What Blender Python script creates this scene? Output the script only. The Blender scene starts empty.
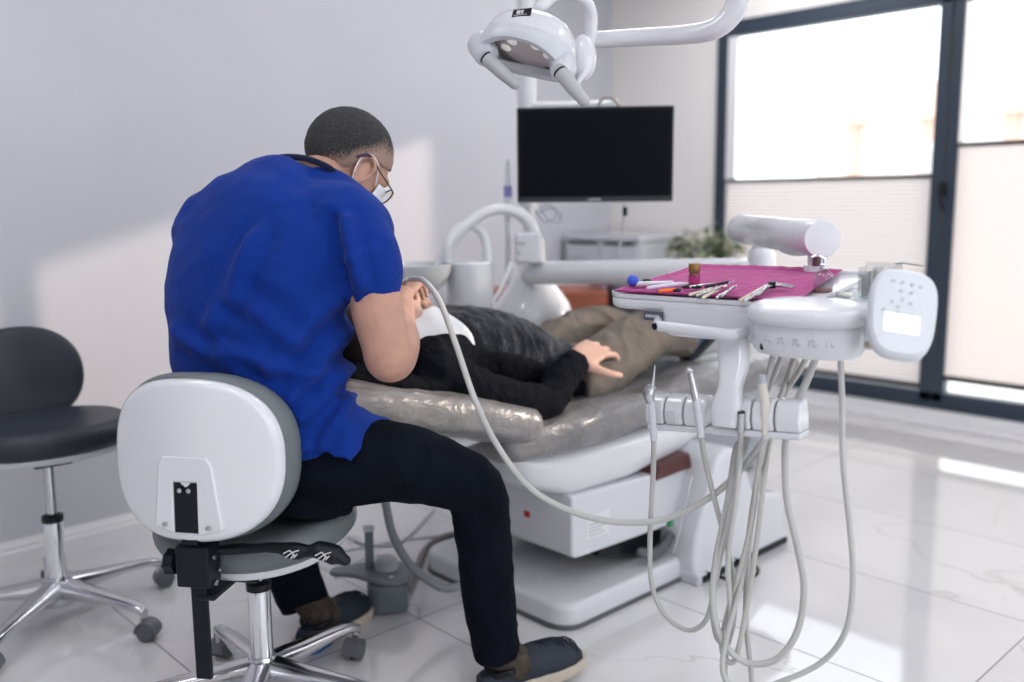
import bpy, bmesh, math, random
import numpy as np
from mathutils import Vector, Matrix, noise
random.seed(7)
PI = math.pi
S = bpy.context.scene
C = S.collection
rad = math.radians

# ---------------------------------------------------------------- camera
# world axes follow the room: left wall at x=-3.29, window wall at y=4.95
YAW = rad(46.7)
PITCH, ROLL, FPX, CAMH = rad(8.66), rad(0.5), 920.0, 1.2
cam_d = bpy.data.cameras.new('camera'); cam = bpy.data.objects.new('camera', cam_d); C.objects.link(cam)
S.camera = cam
cam_d.sensor_width = 36.0
cam_d.lens = 36.0 * FPX / 1024.0
cam_d.clip_start = 0.02
cam_d.dof.use_dof = True
cam_d.dof.focus_distance = 1.97
cam_d.dof.aperture_fstop = 1.5
cam.matrix_world = (Matrix.Translation((0, 0, CAMH)) @ Matrix.Rotation(YAW, 4, 'Z')
                    @ Matrix.Rotation(PI / 2 - PITCH, 4, 'X') @ Matrix.Rotation(-ROLL, 4, 'Z'))

# ---------------------------------------------------------------- light and exposure
S.render.engine = 'CYCLES'
S.cycles.use_denoising = True
S.cycles.max_bounces = 8
S.cycles.transparent_max_bounces = 12
S.cycles.sample_clamp_indirect = 6.0
S.cycles.caustics_reflective = False
S.cycles.caustics_refractive = False
S.view_settings.view_transform = 'Standard'
S.view_settings.look = 'None'
S.view_settings.gamma = 1.0
S.view_settings.use_curve_mapping = False
S.view_settings.exposure = -0.06
w = bpy.data.worlds.new('sky'); S.world = w; w.use_nodes = True
bg = w.node_tree.nodes['Background']
bg.inputs[0].default_value = (0.93, 0.96, 1.0, 1)
bg.inputs[1].default_value = 3.7

def light(name, kind, loc, energy, color, rot=None, direction=None, size=None, sizey=None, angle=None):
    d = bpy.data.lights.new(name, kind); o = bpy.data.objects.new(name, d); C.objects.link(o)
    d.energy = energy; d.color = color; o.location = loc
    if rot: o.rotation_euler = rot
    if direction: o.rotation_euler = Vector(direction).to_track_quat('-Z', 'Y').to_euler()
    if kind == 'AREA':
        d.shape = 'RECTANGLE'; d.size = size; d.size_y = sizey
    if angle is not None: d.angle = angle
    return o
light('sun', 'SUN', (6, 9, 4), 3.1, (1.0, 0.83, 0.69), direction=(-1.385, -2.3, -0.667), angle=rad(1.2))
# daylight portals of the two windows
p = light('window_portal', 'AREA', (-1.3, 5.1, 1.2), 1, (1, 1, 1), direction=(0, -1, 0), size=4.2, sizey=2.2); p.data.cycles.is_portal = True
p = light('back_window_portal', 'AREA', (2.48, 1.5, 1.35), 1, (1, 1, 1), direction=(-1, 0, 0), size=4.2, sizey=2.0); p.data.cycles.is_portal = True
CEIL = 2.75
PANELS = [(-2.2, 0.4), (-0.6, 0.4), (1.0, 0.4), (-2.2, 2.4), (-0.6, 2.4), (1.0, 2.4), (-0.6, -1.4), (1.0, -1.4), (-2.7, 4.2)]  # last panel is added to brighten the wall beside the window
for i, (x, y) in enumerate(PANELS):
    light('ceiling_light', 'AREA', (x, y, CEIL - 0.035), 12.0 if y > 4 else 5.0, (0.97, 0.97, 1.0), direction=(0, 0, -1), size=0.58, sizey=0.58)

# ---------------------------------------------------------------- frames
# ROOM: world.  VIEW: x to the right of the lens, y ahead of it, z up (a plain turn about z)
VIEW = Matrix.Rotation(YAW, 4, 'Z')
ROOM = Matrix.Identity(4)
def ray(x, y):
    u = (x - 512) / FPX; v = -(y - 341) / FPX
    c, s = math.cos(ROLL), math.sin(ROLL)
    u, v = c * u + s * v, -s * u + c * v
    cp, sp = math.cos(PITCH), math.sin(PITCH)
    return Vector((u, cp + v * sp, -sp + v * cp))
def at(x, y, D):
    """point of the VIEW frame that lies D metres ahead, seen at pixel x, y"""
    d = ray(x, y); return Vector((0, 0, CAMH)) + d * (D / d.y)
def at_room(x, y, X):
    """point in room coordinates on the plane x = X"""
    d = VIEW.to_3x3() @ ray(x, y); return Vector((0, 0, CAMH)) + d * (X / d.x)
def at_roomY(x, y, Y):
    d = VIEW.to_3x3() @ ray(x, y); return Vector((0, 0, CAMH)) + d * (Y / d.y)
def at_roomZ(x, y, Z):
    d = VIEW.to_3x3() @ ray(x, y); return Vector((0, 0, CAMH)) + d * ((Z - CAMH) / d.z)
def v2r(p): return VIEW @ Vector(p)

# ---------------------------------------------------------------- mesh builder
def catmull(pts, k=8):
    pts = [Vector(p) for p in pts]
    if len(pts) < 3: return pts
    out = []
    n = len(pts)
    for i in range(n - 1):
        p0 = pts[i - 1] if i > 0 else pts[0] * 2 - pts[1]
        p1, p2 = pts[i], pts[i + 1]
        p3 = pts[i + 2] if i + 2 < n else pts[-1] * 2 - pts[-2]
        for j in range(k):
            t = j / k
            out.append(0.5 * ((2 * p1) + (-p0 + p2) * t + (2 * p0 - 5 * p1 + 4 * p2 - p3) * t * t + (-p0 + 3 * p1 - 3 * p2 + p3) * t ** 3))
    out.append(pts[-1])
    return out
def interp(vals, m):
    vals = list(vals); n = len(vals)
    if n == 1: return [vals[0]] * m
    out = []
    for i in range(m):
        t = i / (m - 1) * (n - 1); j = min(int(t), n - 2); f = t - j
        f = f * f * (3 - 2 * f) if n > 2 else f
        out.append(vals[j] * (1 - f) + vals[j + 1] * f)
    return out
class M:
    def __init__(s): s.v = []; s.f = []; s.mi = []; s.k = 0
    def add(s, vs, fs, T=None):
        b = len(s.v)
        for p in vs:
            p = Vector(p); s.v.append(T @ p if T is not None else p)
        for f in fs: s.f.append([b + i for i in f]); s.mi.append(s.k)
        return s
    def box(s, lo, hi, T=None):
        x0, y0, z0 = lo; x1, y1, z1 = hi
        vs = [(x0, y0, z0), (x1, y0, z0), (x1, y1, z0), (x0, y1, z0), (x0, y0, z1), (x1, y0, z1), (x1, y1, z1), (x0, y1, z1)]
        return s.add(vs, [(0, 3, 2, 1), (4, 5, 6, 7), (0, 1, 5, 4), (1, 2, 6, 5), (2, 3, 7, 6), (3, 0, 4, 7)], T)
    def cbox(s, c, sz, T=None):
        return s.box([c[i] - sz[i] / 2 for i in range(3)], [c[i] + sz[i] / 2 for i in range(3)], T)
    def loft(s, rings, cap=True, closed=True, T=None):
        n = len(rings[0]); vs = [p for r in rings for p in r]; fs = []
        for i in range(len(rings) - 1):
            for j in range(n if closed else n - 1):
                a = i * n + j; b = i * n + (j + 1) % n
                fs.append((a, b, b + n, a + n))
        if cap: fs.append(tuple(range(n - 1, -1, -1))); fs.append(tuple((len(rings) - 1) * n + j for j in range(n)))
        return s.add(vs, fs, T)
    def tube(s, pts, r, n=14, k=8, cap=True, flat=1.0, up=None, rnd=False):
        path = catmull(pts, k) if k > 1 else [Vector(p) for p in pts]
        rs = interp(r if isinstance(r, (list, tuple)) else [r], len(path))
        t0 = (path[1] - path[0]).normalized()
        up = Vector(up) if up is not None else (Vector((0, 0, 1)) if abs(t0.z) < 0.9 else Vector((1, 0, 0)))
        nrm = (up - t0 * up.dot(t0)).normalized()
        rings = []
        for i, p in enumerate(path):
            t = (path[min(i + 1, len(path) - 1)] - path[max(i - 1, 0)])
            if t.length < 1e-9: t = t0.copy()
            t.normalize()
            nrm = (nrm - t * nrm.dot(t)).normalized(); bi = t.cross(nrm)
            R = rs[i]
            if rnd and (i == 0 or i == len(path) - 1):
                sg = -1 if i == 0 else 1
                caps = [(p + t * sg * R * math.sin(q) , R * math.cos(q)) for q in (rad(35), rad(65), rad(84))]
                base = (p, R)
                seq = list(reversed(caps)) + [base] if i == 0 else [base] + caps
            else: seq = [(p, R)]
            for pp, RR in seq:
                rings.append([pp + (nrm * math.cos(2 * PI * j / n) * flat + bi * math.sin(2 * PI * j / n)) * RR for j in range(n)])
        return s.loft(rings, cap)
    def lathe(s, prof, T=None, n=32, cap=True):
        rings = [[Vector((r * math.cos(2 * PI * j / n), r * math.sin(2 * PI * j / n), z)) for j in range(n)] for r, z in prof]
        return s.loft(rings, cap, T=T)
    def ell(s, c, r, T=None, n=24, m=14, p=2.0):
        rings = []
        for i in range(1, m):
            a = -PI / 2 + PI * i / m
            ring = []
            for j in range(n):
                b = 2 * PI * j / n
                f = lambda q: math.copysign(abs(q) ** (2.0 / p), q)
                ring.append(Vector((c[0] + r[0] * f(math.cos(a)) * f(math.cos(b)), c[1] + r[1] * f(math.cos(a)) * f(math.sin(b)), c[2] + r[2] * f(math.sin(a)))))
            rings.append(ring)
        return s.loft(rings, True, T=T)
    def prism(s, out, z0, z1, T=None):
        n = len(out)
        vs = [(x, y, z0) for x, y in out] + [(x, y, z1) for x, y in out]
        fs = [tuple(range(n - 1, -1, -1)), tuple(range(n, 2 * n))] + [(i, (i + 1) % n, (i + 1) % n + n, i + n) for i in range(n)]
        return s.add(vs, fs, T)
    def grid(s, fn, nu, nv, T=None):
        vs = [fn(i / nu, j / nv) for j in range(nv + 1) for i in range(nu + 1)]
        fs = [(j * (nu + 1) + i, j * (nu + 1) + i + 1, (j + 1) * (nu + 1) + i + 1, (j + 1) * (nu + 1) + i) for j in range(nv) for i in range(nu)]
        return s.add(vs, fs, T)
def rrect(w, h, r, n=6, cx=0, cy=0):
    out = []
    for sx, sy, a in ((1, 1, 0), (-1, 1, 90), (-1, -1, 180), (1, -1, 270)):
        for i in range(n + 1):
            q = rad(a + 90 * i / n)
            out.append((cx + sx * (w / 2 - r) + r * math.cos(q), cy + sy * (h / 2 - r) + r * math.sin(q)))
    return out
def superell(a, b, p=2.6, n=40):
    f = lambda q: math.copysign(abs(q) ** (2.0 / p), q)
    return [(a * f(math.cos(2 * PI * j / n)), b * f(math.sin(2 * PI * j / n))) for j in range(n)]
def cushion(out, z0, z1, r, T=None, m=None, seg=5, dome=0.0):
    """rounded slab over a 2-D outline"""
    m = m or M(); cx = sum(p[0] for p in out) / len(out); cy = sum(p[1] for p in out) / len(out)
    mx = max(math.hypot(p[0] - cx, p[1] - cy) for p in out)
    rings = []
    def ring(ins, z):
        return [Vector((cx + (x - cx) * (1 - ins / mx), cy + (y - cy) * (1 - ins / mx), z)) for x, y in out]
    for i in range(seg + 1):
        q = PI / 2 * i / seg; rings.append(ring(r * (1 - math.sin(q)), z0 + r * (1 - math.cos(q))))
    for i in range(seg + 1):
        q = PI / 2 * i / seg; rings.append(ring(r * (1 - math.cos(q)), z1 - r + r * math.sin(q)))
    if dome:
        for t in (0.75, 0.5, 0.25, 0.05):
            rings.append([Vector((cx + (p[0] - cx) * t * (1 - r / mx), cy + (p[1] - cy) * t * (1 - r / mx), z1 + dome * (1 - t * t))) for p in out])
    m.loft(rings, True, T=T)
    return m
def XF(loc=(0, 0, 0), rz=0, rx=0, ry=0):
    return Matrix.Translation(loc) @ Matrix.Rotation(rz, 4, 'Z') @ Matrix.Rotation(ry, 4, 'Y') @ Matrix.Rotation(rx, 4, 'X')
def axis(p, d, up=(0, 0, 1)):
    """matrix whose z runs along d at p"""
    z = Vector(d).normalized(); u = Vector(up)
    if abs(z.dot(u)) > 0.98: u = Vector((1, 0, 0))
    x = u.cross(z).normalized(); y = z.cross(x)
    return Matrix(((x.x, y.x, z.x, p[0]), (x.y, y.y, z.y, p[1]), (x.z, y.z, z.z, p[2]), (0, 0, 0, 1)))

def gmat(o):
    return (gmat(o.parent) if o.parent else Matrix.Identity(4)) @ o.matrix_basis
def mesh_of(name, m, F, parent):
    T = F if F is not None else None
    vs = [T @ v for v in m.v] if T is not None else m.v
    if parent is not None and F is not None:
        I = gmat(parent).inverted(); vs = [I @ v for v in vs]
    me = bpy.data.meshes.new(name)
    me.from_pydata([tuple(v) for v in vs], [], m.f)
    me.update()
    bm = bmesh.new(); bm.from_mesh(me); bmesh.ops.recalc_face_normals(bm, faces=bm.faces); bm.to_mesh(me); bm.free()
    return me
def obj(name, m, mat, parent=None, F=VIEW, bevel=0, seg=3, sub=0, angle=38, solid=0, kind=None, label=None):
    me = mesh_of(name, m, F, parent)
    for x in (mat if isinstance(mat, (list, tuple)) else [mat]): me.materials.append(x)
    if any(m.mi):
        for p, k in zip(me.polygons, m.mi): p.material_index = k
    me.polygons.foreach_set('use_smooth', [True] * len(me.polygons))
    if not sub: me.set_sharp_from_angle(angle=rad(angle))
    o = bpy.data.objects.new(name, me); C.objects.link(o)
    if parent is not None: o.parent = parent
    if solid:
        q = o.modifiers.new('solid', 'SOLIDIFY'); q.thickness = solid; q.offset = 0
    if bevel:
        q = o.modifiers.new('bevel', 'BEVEL'); q.width = bevel; q.segments = seg; q.limit_method = 'ANGLE'; q.angle_limit = rad(30); q.harden_normals = True
    if sub:
        q = o.modifiers.new('sub', 'SUBSURF'); q.levels = sub; q.render_levels = sub
    if kind: o['kind'] = kind
    if label: o['label'] = label
    return o
def thing(name, label, cat, loc=(0, 0, 0), F=VIEW, rz=0, group=None):
    o = bpy.data.objects.new(name, None); C.objects.link(o)
    o.location = (F @ Vector(loc)); o.rotation_euler = (0, 0, rz)
    o.empty_display_size = 0.05
    tag(o, label, cat, group); return o
def tag(o, label, cat, group=None):
    o['label'] = label; o['category'] = cat
    if group: o['group'] = group
    return o
def origin_to(o, F=ROOM):
    """move a single-mesh thing's origin to the bottom of its mesh"""
    vs = [v.co.copy() for v in o.data.vertices]
    lo = Vector([min(v[i] for v in vs) for i in range(3)]); hi = Vector([max(v[i] for v in vs) for i in range(3)])
    c = Vector(((lo.x + hi.x) / 2, (lo.y + hi.y) / 2, lo.z))
    for v in o.data.vertices: v.co -= c
    o.location = c
    return o
def single(name, m, mat, label, cat, group=None, **k):
    o = obj(name, m, mat, None, **k); tag(o, label, cat, group); origin_to(o); return o
def baked(o):
    """replace the object's mesh by its evaluated mesh"""
    dg = bpy.context.evaluated_depsgraph_get(); dg.update()
    me = bpy.data.meshes.new_from_object(o.evaluated_get(dg))
    o.modifiers.clear(); old = o.data; o.data = me; bpy.data.meshes.remove(old)
    return o
def remesh(o, vox, smooth=4, factor=0.5):
    q = o.modifiers.new('remesh', 'REMESH'); q.mode = 'VOXEL'; q.voxel_size = vox; q.use_smooth_shade = True
    if smooth:
        q = o.modifiers.new('smooth', 'SMOOTH'); q.iterations = smooth; q.factor = factor
    baked(o)
    o.data.polygons.foreach_set('use_smooth', [True] * len(o.data.polygons))
    return o

# ---------------------------------------------------------------- materials
MATS = {}
def mat(name, col, rough=0.5, metal=0.0, bump=0.0, bscale=200, var=0.0, vscale=6, coat=0.0, sheen=0.0, spec=0.5, trans=0.0, ior=1.45, sss=0.0, emit=0, stretch=None, coat_rough=0.05):
    m = bpy.data.materials.new(name); m.use_nodes = True; nt = m.node_tree; b = nt.nodes['Principled BSDF']
    b.inputs['Base Color'].default_value = (*col, 1); b.inputs['Roughness'].default_value = rough; b.inputs['Metallic'].default_value = metal
    b.inputs['Coat Weight'].default_value = coat; b.inputs['Coat Roughness'].default_value = coat_rough; b.inputs['Sheen Weight'].default_value = sheen
    b.inputs['Specular IOR Level'].default_value = spec; b.inputs['Transmission Weight'].default_value = trans; b.inputs['IOR'].default_value = ior
    if sss:
        b.inputs['Subsurface Weight'].default_value = sss; b.inputs['Subsurface Radius'].default_value = (0.012, 0.005, 0.003); b.inputs['Subsurface Scale'].default_value = 1.0
    if emit:
        b.inputs['Emission Color'].default_value = (*col, 1); b.inputs['Emission Strength'].default_value = emit
    N = nt.nodes.new; L = nt.links.new
    tc = N('ShaderNodeTexCoord')
    src = tc.outputs['Object']
    if stretch:
        mp = N('ShaderNodeMapping'); mp.inputs['Scale'].default_value = stretch; L(src, mp.inputs[0]); src = mp.outputs[0]
    if var:
        n = N('ShaderNodeTexNoise'); n.inputs['Scale'].default_value = vscale; n.inputs['Detail'].default_value = 5; L(src, n.inputs['Vector'])
        r = N('ShaderNodeValToRGB'); r.color_ramp.elements[0].position = 0.3; r.color_ramp.elements[1].position = 0.7
        r.color_ramp.elements[0].color = (*[c * (1 - var) for c in col], 1); r.color_ramp.elements[1].color = (*[min(1, c * (1 + var)) for c in col], 1)
        L(n.outputs['Fac'], r.inputs[0]); L(r.outputs[0], b.inputs['Base Color'])
    if bump:
        n = N('ShaderNodeTexNoise'); n.inputs['Scale'].default_value = bscale; n.inputs['Detail'].default_value = 3; L(src, n.inputs['Vector'])
        bp = N('ShaderNodeBump'); bp.inputs['Strength'].default_value = bump; bp.inputs['Distance'].default_value = 0.002
        L(n.outputs['Fac'], bp.inputs['Height']); L(bp.outputs[0], b.inputs['Normal'])
    MATS[name] = m
    return m
m_wall = mat('wall_paint', (0.575, 0.575, 0.625), 0.6, bump=0.15, bscale=260, var=0.015, vscale=3)
m_wallw = mat('wall_paint_lit', (0.90, 0.86, 0.83), 0.6, bump=0.15, bscale=260)  # lighter, warmer copy of the wall paint; bounced light is put into its colour
m_ceil = mat('ceiling_paint', (0.85, 0.85, 0.86), 0.7)
m_trim = mat('white_trim', (0.82, 0.81, 0.82), 0.35)
m_frame = mat('anthracite_frame', (0.035, 0.05, 0.075), 0.4, bump=0.1, bscale=400)
m_white = mat('white_plastic', (0.66, 0.672, 0.71), 0.25, coat=0.3, var=0.01)
m_whiteG = mat('white_gloss_enamel', (0.69, 0.70, 0.735), 0.15, coat=0.6)
m_greyp = mat('grey_plastic', (0.42, 0.44, 0.48), 0.35)
m_lgrey = mat('light_grey_plastic', (0.58, 0.60, 0.64), 0.3)
m_black = mat('black_plastic', (0.006, 0.008, 0.012), 0.38, spec=0.3)
m_blackm = mat('black_metal', (0.006, 0.009, 0.014), 0.4, spec=0.3, metal=0.1, bump=0.1, bscale=500)
m_rubber = mat('grey_rubber', (0.10, 0.105, 0.115), 0.55, var=0.1, vscale=30)
m_chrome = mat('chrome', (0.78, 0.79, 0.82), 0.08, metal=1.0)
m_steel = mat('brushed_steel', (0.55, 0.56, 0.58), 0.25, metal=1.0, bump=0.05, bscale=300)
m_alu = mat('polished_aluminium', (0.62, 0.62, 0.65), 0.18, metal=1.0, bump=0.04, bscale=60)
m_hose = mat('grey_hose', (0.50, 0.50, 0.49), 0.45)
m_hosed = mat('dark_grey_hose', (0.22, 0.24, 0.26), 0.5)
m_leather = mat('grey_leather', (0.13, 0.15, 0.16), 0.42, bump=0.3, bscale=350)
m_leatherd = mat('dark_blue_leather', (0.018, 0.024, 0.036), 0.42, bump=0.3, bscale=350)
# ================================================================ ROOM
def nodes(name):
    m = bpy.data.materials.new(name); m.use_nodes = True; nt = m.node_tree
    return m, nt, nt.nodes['Principled BSDF'], nt.nodes.new, nt.links.new
def floor_material():
    m, nt, b, N, L = nodes('polished_marble_tiles')
    tc = N('ShaderNodeTexCoord'); sep = N('ShaderNodeSeparateXYZ'); L(tc.outputs['Object'], sep.inputs[0])
    def math_(op, a, b_=None, c=None):
        n = N('ShaderNodeMath'); n.operation = op
        for i, q in enumerate((a, b_, c)):
            if q is None: continue
            if isinstance(q, (int, float)): n.inputs[i].default_value = q
            else: L(q, n.inputs[i])
        return n.outputs[0]
    def cell(src, off, size):
        t = math_('DIVIDE', math_('SUBTRACT', src, off), size)
        f = math_('FRACT', t); e = math_('MULTIPLY', math_('MINIMUM', f, math_('SUBTRACT', 1.0, f)), size)
        return math_('FLOOR', t), e
    ix, ex = cell(sep.outputs[0], -2.03, 1.26)
    iy, ey = cell(sep.outputs[1], 0.917, 0.613)
    ed = math_('MINIMUM', ex, ey)
    gr = N('ShaderNodeMapRange'); gr.inputs[1].default_value = 0.0013; gr.inputs[2].default_value = 0.0026; gr.inputs[3].default_value = 1; gr.inputs[4].default_value = 0; L(ed, gr.inputs[0])
    # each tile has its own cut of the stone
    cmb = N('ShaderNodeCombineXYZ'); L(math_('MULTIPLY', ix, 3.7), cmb.inputs[0]); L(math_('MULTIPLY', iy, 5.3), cmb.inputs[1]); L(math_('ADD', math_('MULTIPLY', ix, 1.3), iy), cmb.inputs[2])
    add = N('ShaderNodeVectorMath'); add.operation = 'ADD'; L(tc.outputs['Object'], add.inputs[0]); L(cmb.outputs[0], add.inputs[1])
    def vein(scale, width, dist):
        wn = N('ShaderNodeTexNoise'); wn.inputs['Scale'].default_value = scale; wn.inputs['Detail'].default_value = 6; wn.inputs['Distortion'].default_value = dist
        L(add.outputs[0], wn.inputs['Vector'])
        d = math_('ABSOLUTE', math_('SUBTRACT', wn.outputs['Fac'], 0.5))
        r = N('ShaderNodeMapRange'); r.inputs[1].default_value = 0; r.inputs[2].default_value = width; r.inputs[3].default_value = 1; r.inputs[4].default_value = 0; L(d, r.inputs[0])
        return r.outputs[0]
    v1 = vein(0.8, 0.005, 0.5); v2 = vein(0.6, 0.06, 0.4)
    mask = N('ShaderNodeTexNoise'); mask.inputs['Scale'].default_value = 1.1; L(add.outputs[0], mask.inputs['Vector'])
    mk = N('ShaderNodeMapRange'); mk.inputs[1].default_value = 0.45; mk.inputs[2].default_value = 0.62; L(mask.outputs['Fac'], mk.inputs[0])
    def mix(fac, a, c):
        n = N('ShaderNodeMix'); n.data_type = 'RGBA'
        if isinstance(fac, float): n.inputs['Factor'].default_value = fac
        else: L(fac, n.inputs['Factor'])
        for s_, q in (('A', a), ('B', c)):
            i = [z for z in n.inputs if z.name == s_ and z.type == 'RGBA'][0]
            if isinstance(q, tuple): i.default_value = (*q, 1)
            else: L(q, i)
        return [z for z in n.outputs if z.type == 'RGBA'][0]
    c = mix(math_('MULTIPLY', v2, 0.5), (0.70, 0.69, 0.70), (0.60, 0.59, 0.61))
    c = mix(math_('MULTIPLY', math_('MULTIPLY', v1, mk.outputs[0]), 0.6), c, (0.42, 0.39, 0.37))
    c = mix(gr.outputs[0], c, (0.14, 0.14, 0.15))
    L(c, b.inputs['Base Color'])
    rr = N('ShaderNodeMapRange'); L(gr.outputs[0], rr.inputs[0]); rr.inputs[3].default_value = 0.055; rr.inputs[4].default_value = 0.6; L(rr.outputs[0], b.inputs['Roughness'])
    b.inputs['IOR'].default_value = 1.6
    return m
m_floor = floor_material()
def glass_pane_material(name, tint=(1, 1, 1), ior=1.45):
    m = bpy.data.materials.new(name); m.use_nodes = True; nt = m.node_tree; N = nt.nodes.new; L = nt.links.new
    nt.nodes.remove(nt.nodes['Principled BSDF'])
    out = nt.nodes['Material Output']; t = N('ShaderNodeBsdfTransparent'); t.inputs[0].default_value = (*tint, 1); g = N('ShaderNodeBsdfGlossy'); g.inputs['Roughness'].default_value = 0.02
    lw = N('ShaderNodeLayerWeight'); lw.inputs[0].default_value = 0.5; pw = N('ShaderNodeMath'); pw.operation = 'POWER'; pw.inputs[1].default_value = 3.5; L(lw.outputs['Facing'], pw.inputs[0])
    f = N('ShaderNodeMath'); f.operation = 'MULTIPLY_ADD'; f.inputs[1].default_value = 0.7; f.inputs[2].default_value = 0.05; L(pw.outputs[0], f.inputs[0]); mx = N('ShaderNodeMixShader')
    L(f.outputs[0], mx.inputs[0]); L(t.outputs[0], mx.inputs[1]); L(g.outputs[0], mx.inputs[2]); L(mx.outputs[0], out.inputs[0])
    return m
m_pane = glass_pane_material('window_glass', (0.97, 0.98, 0.98))
def blind_material():
    m, nt, b, N, L = nodes('cellular_blind_fabric')
    out = nt.nodes['Material Output']; d = N('ShaderNodeBsdfDiffuse'); t = N('ShaderNodeBsdfTranslucent'); mx = N('ShaderNodeMixShader')
    n = N('ShaderNodeTexNoise'); n.inputs['Scale'].default_value = 40; tc = N('ShaderNodeTexCoord'); L(tc.outputs['Object'], n.inputs['Vector'])
    r = N('ShaderNodeValToRGB'); r.color_ramp.elements[0].color = (0.78, 0.725, 0.705, 1); r.color_ramp.elements[1].color = (0.83, 0.775, 0.755, 1); L(n.outputs['Fac'], r.inputs[0])
    L(r.outputs[0], d.inputs[0]); L(r.outputs[0], t.inputs[0]); mx.inputs[0].default_value = 0.32
    L(d.outputs[0], mx.inputs[1]); L(t.outputs[0], mx.inputs[2]); L(mx.outputs[0], out.inputs[0]); nt.nodes.remove(b)
    return m
m_blind = blind_material()

XL, XREC, YREC, YW, YB, XR = -3.29, -4.24, 3.22, 4.95, -2.6, 2.5
T = 0.16
obj('floor', M().box((XREC - T, YB - T, -0.06), (XR + T, YW + 0.5, 0)), m_floor, F=ROOM, kind='structure')
obj('ceiling', M().box((XREC - T, YB - T, CEIL), (XR + T, YW + T, CEIL + 0.1)), m_ceil, F=ROOM, kind='structure')
obj('wall_left', M().box((XL - T, YB - T, 0), (XL, YREC, CEIL)), m_wall, F=ROOM, kind='structure')
obj('wall_recess', M().box((XREC - T, YREC - T, 0), (XREC, YW + T, CEIL)).box((XREC, YREC - T, 0), (XL - T, YREC, CEIL)), m_wall, F=ROOM, kind='structure')
obj('wall_back', M().box((XL, YB - T, 0), (XR + T, YB, CEIL)), m_wall, F=ROOM, kind='structure')
WX0, WX1, WZ0, WZ1 = -3.375, 0.75, 0.08, 2.262
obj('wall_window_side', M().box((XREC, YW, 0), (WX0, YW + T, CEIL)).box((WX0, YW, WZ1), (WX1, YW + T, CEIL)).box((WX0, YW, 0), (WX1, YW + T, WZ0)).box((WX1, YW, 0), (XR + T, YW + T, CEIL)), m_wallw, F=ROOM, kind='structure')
BW = (-0.6, 3.6, 0.35, 2.35)
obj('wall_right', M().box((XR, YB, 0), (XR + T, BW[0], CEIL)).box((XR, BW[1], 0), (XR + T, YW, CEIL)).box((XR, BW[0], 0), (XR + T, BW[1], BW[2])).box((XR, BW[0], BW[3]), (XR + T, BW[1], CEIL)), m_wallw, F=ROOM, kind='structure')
# baseboards with a stepped moulding profile
def baseboard(name, p, q, inward):
    prof = [(0, 0), (0.018, 0), (0.018, 0.055), (0.014, 0.062), (0.014, 0.074), (0.009, 0.082), (0.006, 0.092), (0, 0.092)]
    p, q, n_ = Vector(p), Vector(q), Vector(inward)
    m = M(); m.loft([[e + n_ * a + Vector((0, 0, z)) for a, z in prof] for e in (p, q)], True)
    obj(name, m, m_trim, F=ROOM, kind='structure', angle=20)
baseboard('baseboard_left', (XL, YB, 0), (XL, YREC, 0), (1, 0, 0))
baseboard('baseboard_recess', (XREC, YREC, 0), (XREC, YW, 0), (1, 0, 0))
baseboard('baseboard_window', (XREC, YW, 0), (XR, YW, 0), (0, -1, 0))
# raised sill strip along the foot of the big window
obj('trim_1', M().box((XREC, YW - 0.10, 0), (XR, YW - 0.018, 0.028)), m_trim, F=ROOM, bevel=0.006, kind='structure')

# window_1: anthracite frame, sashes with glass, half-lowered pleated blinds
win = bpy.data.objects.new('window_1', None); C.objects.link(win); win.location = (-1.3, YW, 0); win['kind'] = 'structure'
FY0, FY1 = YW - 0.02, YW + 0.06
fr = M(); FWD = 0.045
fr.box((WX0, FY0, WZ0), (WX0 + FWD, FY1, WZ1)).box((WX1 - FWD, FY0, WZ0), (WX1, FY1, WZ1))
fr.box((WX0, FY0, WZ1 - FWD), (WX1, FY1, WZ1)).box((WX0, FY0, WZ0), (WX1, FY1, WZ0 + FWD))
obj('frame', fr, m_frame, win, F=ROOM, bevel=0.004)
sashes = [(-3.325, -1.972, 1.318, 0.19), (-1.962, -0.62, 1.47, 0.25), (-0.61, 0.70, 1.47, 0.25)]
for i, (x0, x1, zr, zb) in enumerate(sashes):
    sf = M(); a = 0.052; z0, z1 = WZ0 + FWD, WZ1 - FWD; y0, y1 = YW - 0.035, YW + 0.035
    a2 = 0.062 if i == 0 else 0.057
    sf.box((x0, y0, z0), (x0 + (0.038 if i == 0 else a2), y1, z1)).box((x1 - a2, y0, z0), (x1, y1, z1)).box((x0, y0, z1 - a), (x1, y1, z1)).box((x0, y0, z0), (x1, y1, z0 + a))
    s_ = obj('sash', sf, m_frame, win, F=ROOM, bevel=0.006)
    obj('pane', M().box((x0 + 0.02, YW + 0.006, z0 + 0.02), (x1 - 0.02, YW + 0.012, z1 - 0.02)), m_pane, s_, F=ROOM)
    # pleated blind between its own rails
    bx0, bx1 = x0 + 0.045, x1 - 0.06
    npl = 52; zt = zr - 0.012; pts = []
    m = M()
    m.grid(lambda u, v: Vector((bx0 + (bx1 - bx0) * u, YW - 0.022 - (0.007 if int(round(v * npl * 2)) % 2 else 0.0), zb + 0.02 + (zt - zb - 0.02) * v)), 1, npl * 2)
    bl = obj('blind', m, m_blind, win, F=ROOM, angle=10)
    obj('rail', M().box((bx0, YW - 0.034, zr - 0.018), (bx1, YW - 0.012, zr + 0.002)).box((bx0, YW - 0.034, zb - 0.005), (bx1, YW - 0.012, zb + 0.02)), m_black, bl, F=ROOM, bevel=0.002)
    obj('guide', M().box((x0 + 0.038, YW - 0.034, zr), (x0 + 0.10 if i == 0 else x0 + 0.064, YW - 0.010, z1 - a)), m_trim, bl, F=ROOM, bevel=0.002)
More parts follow.
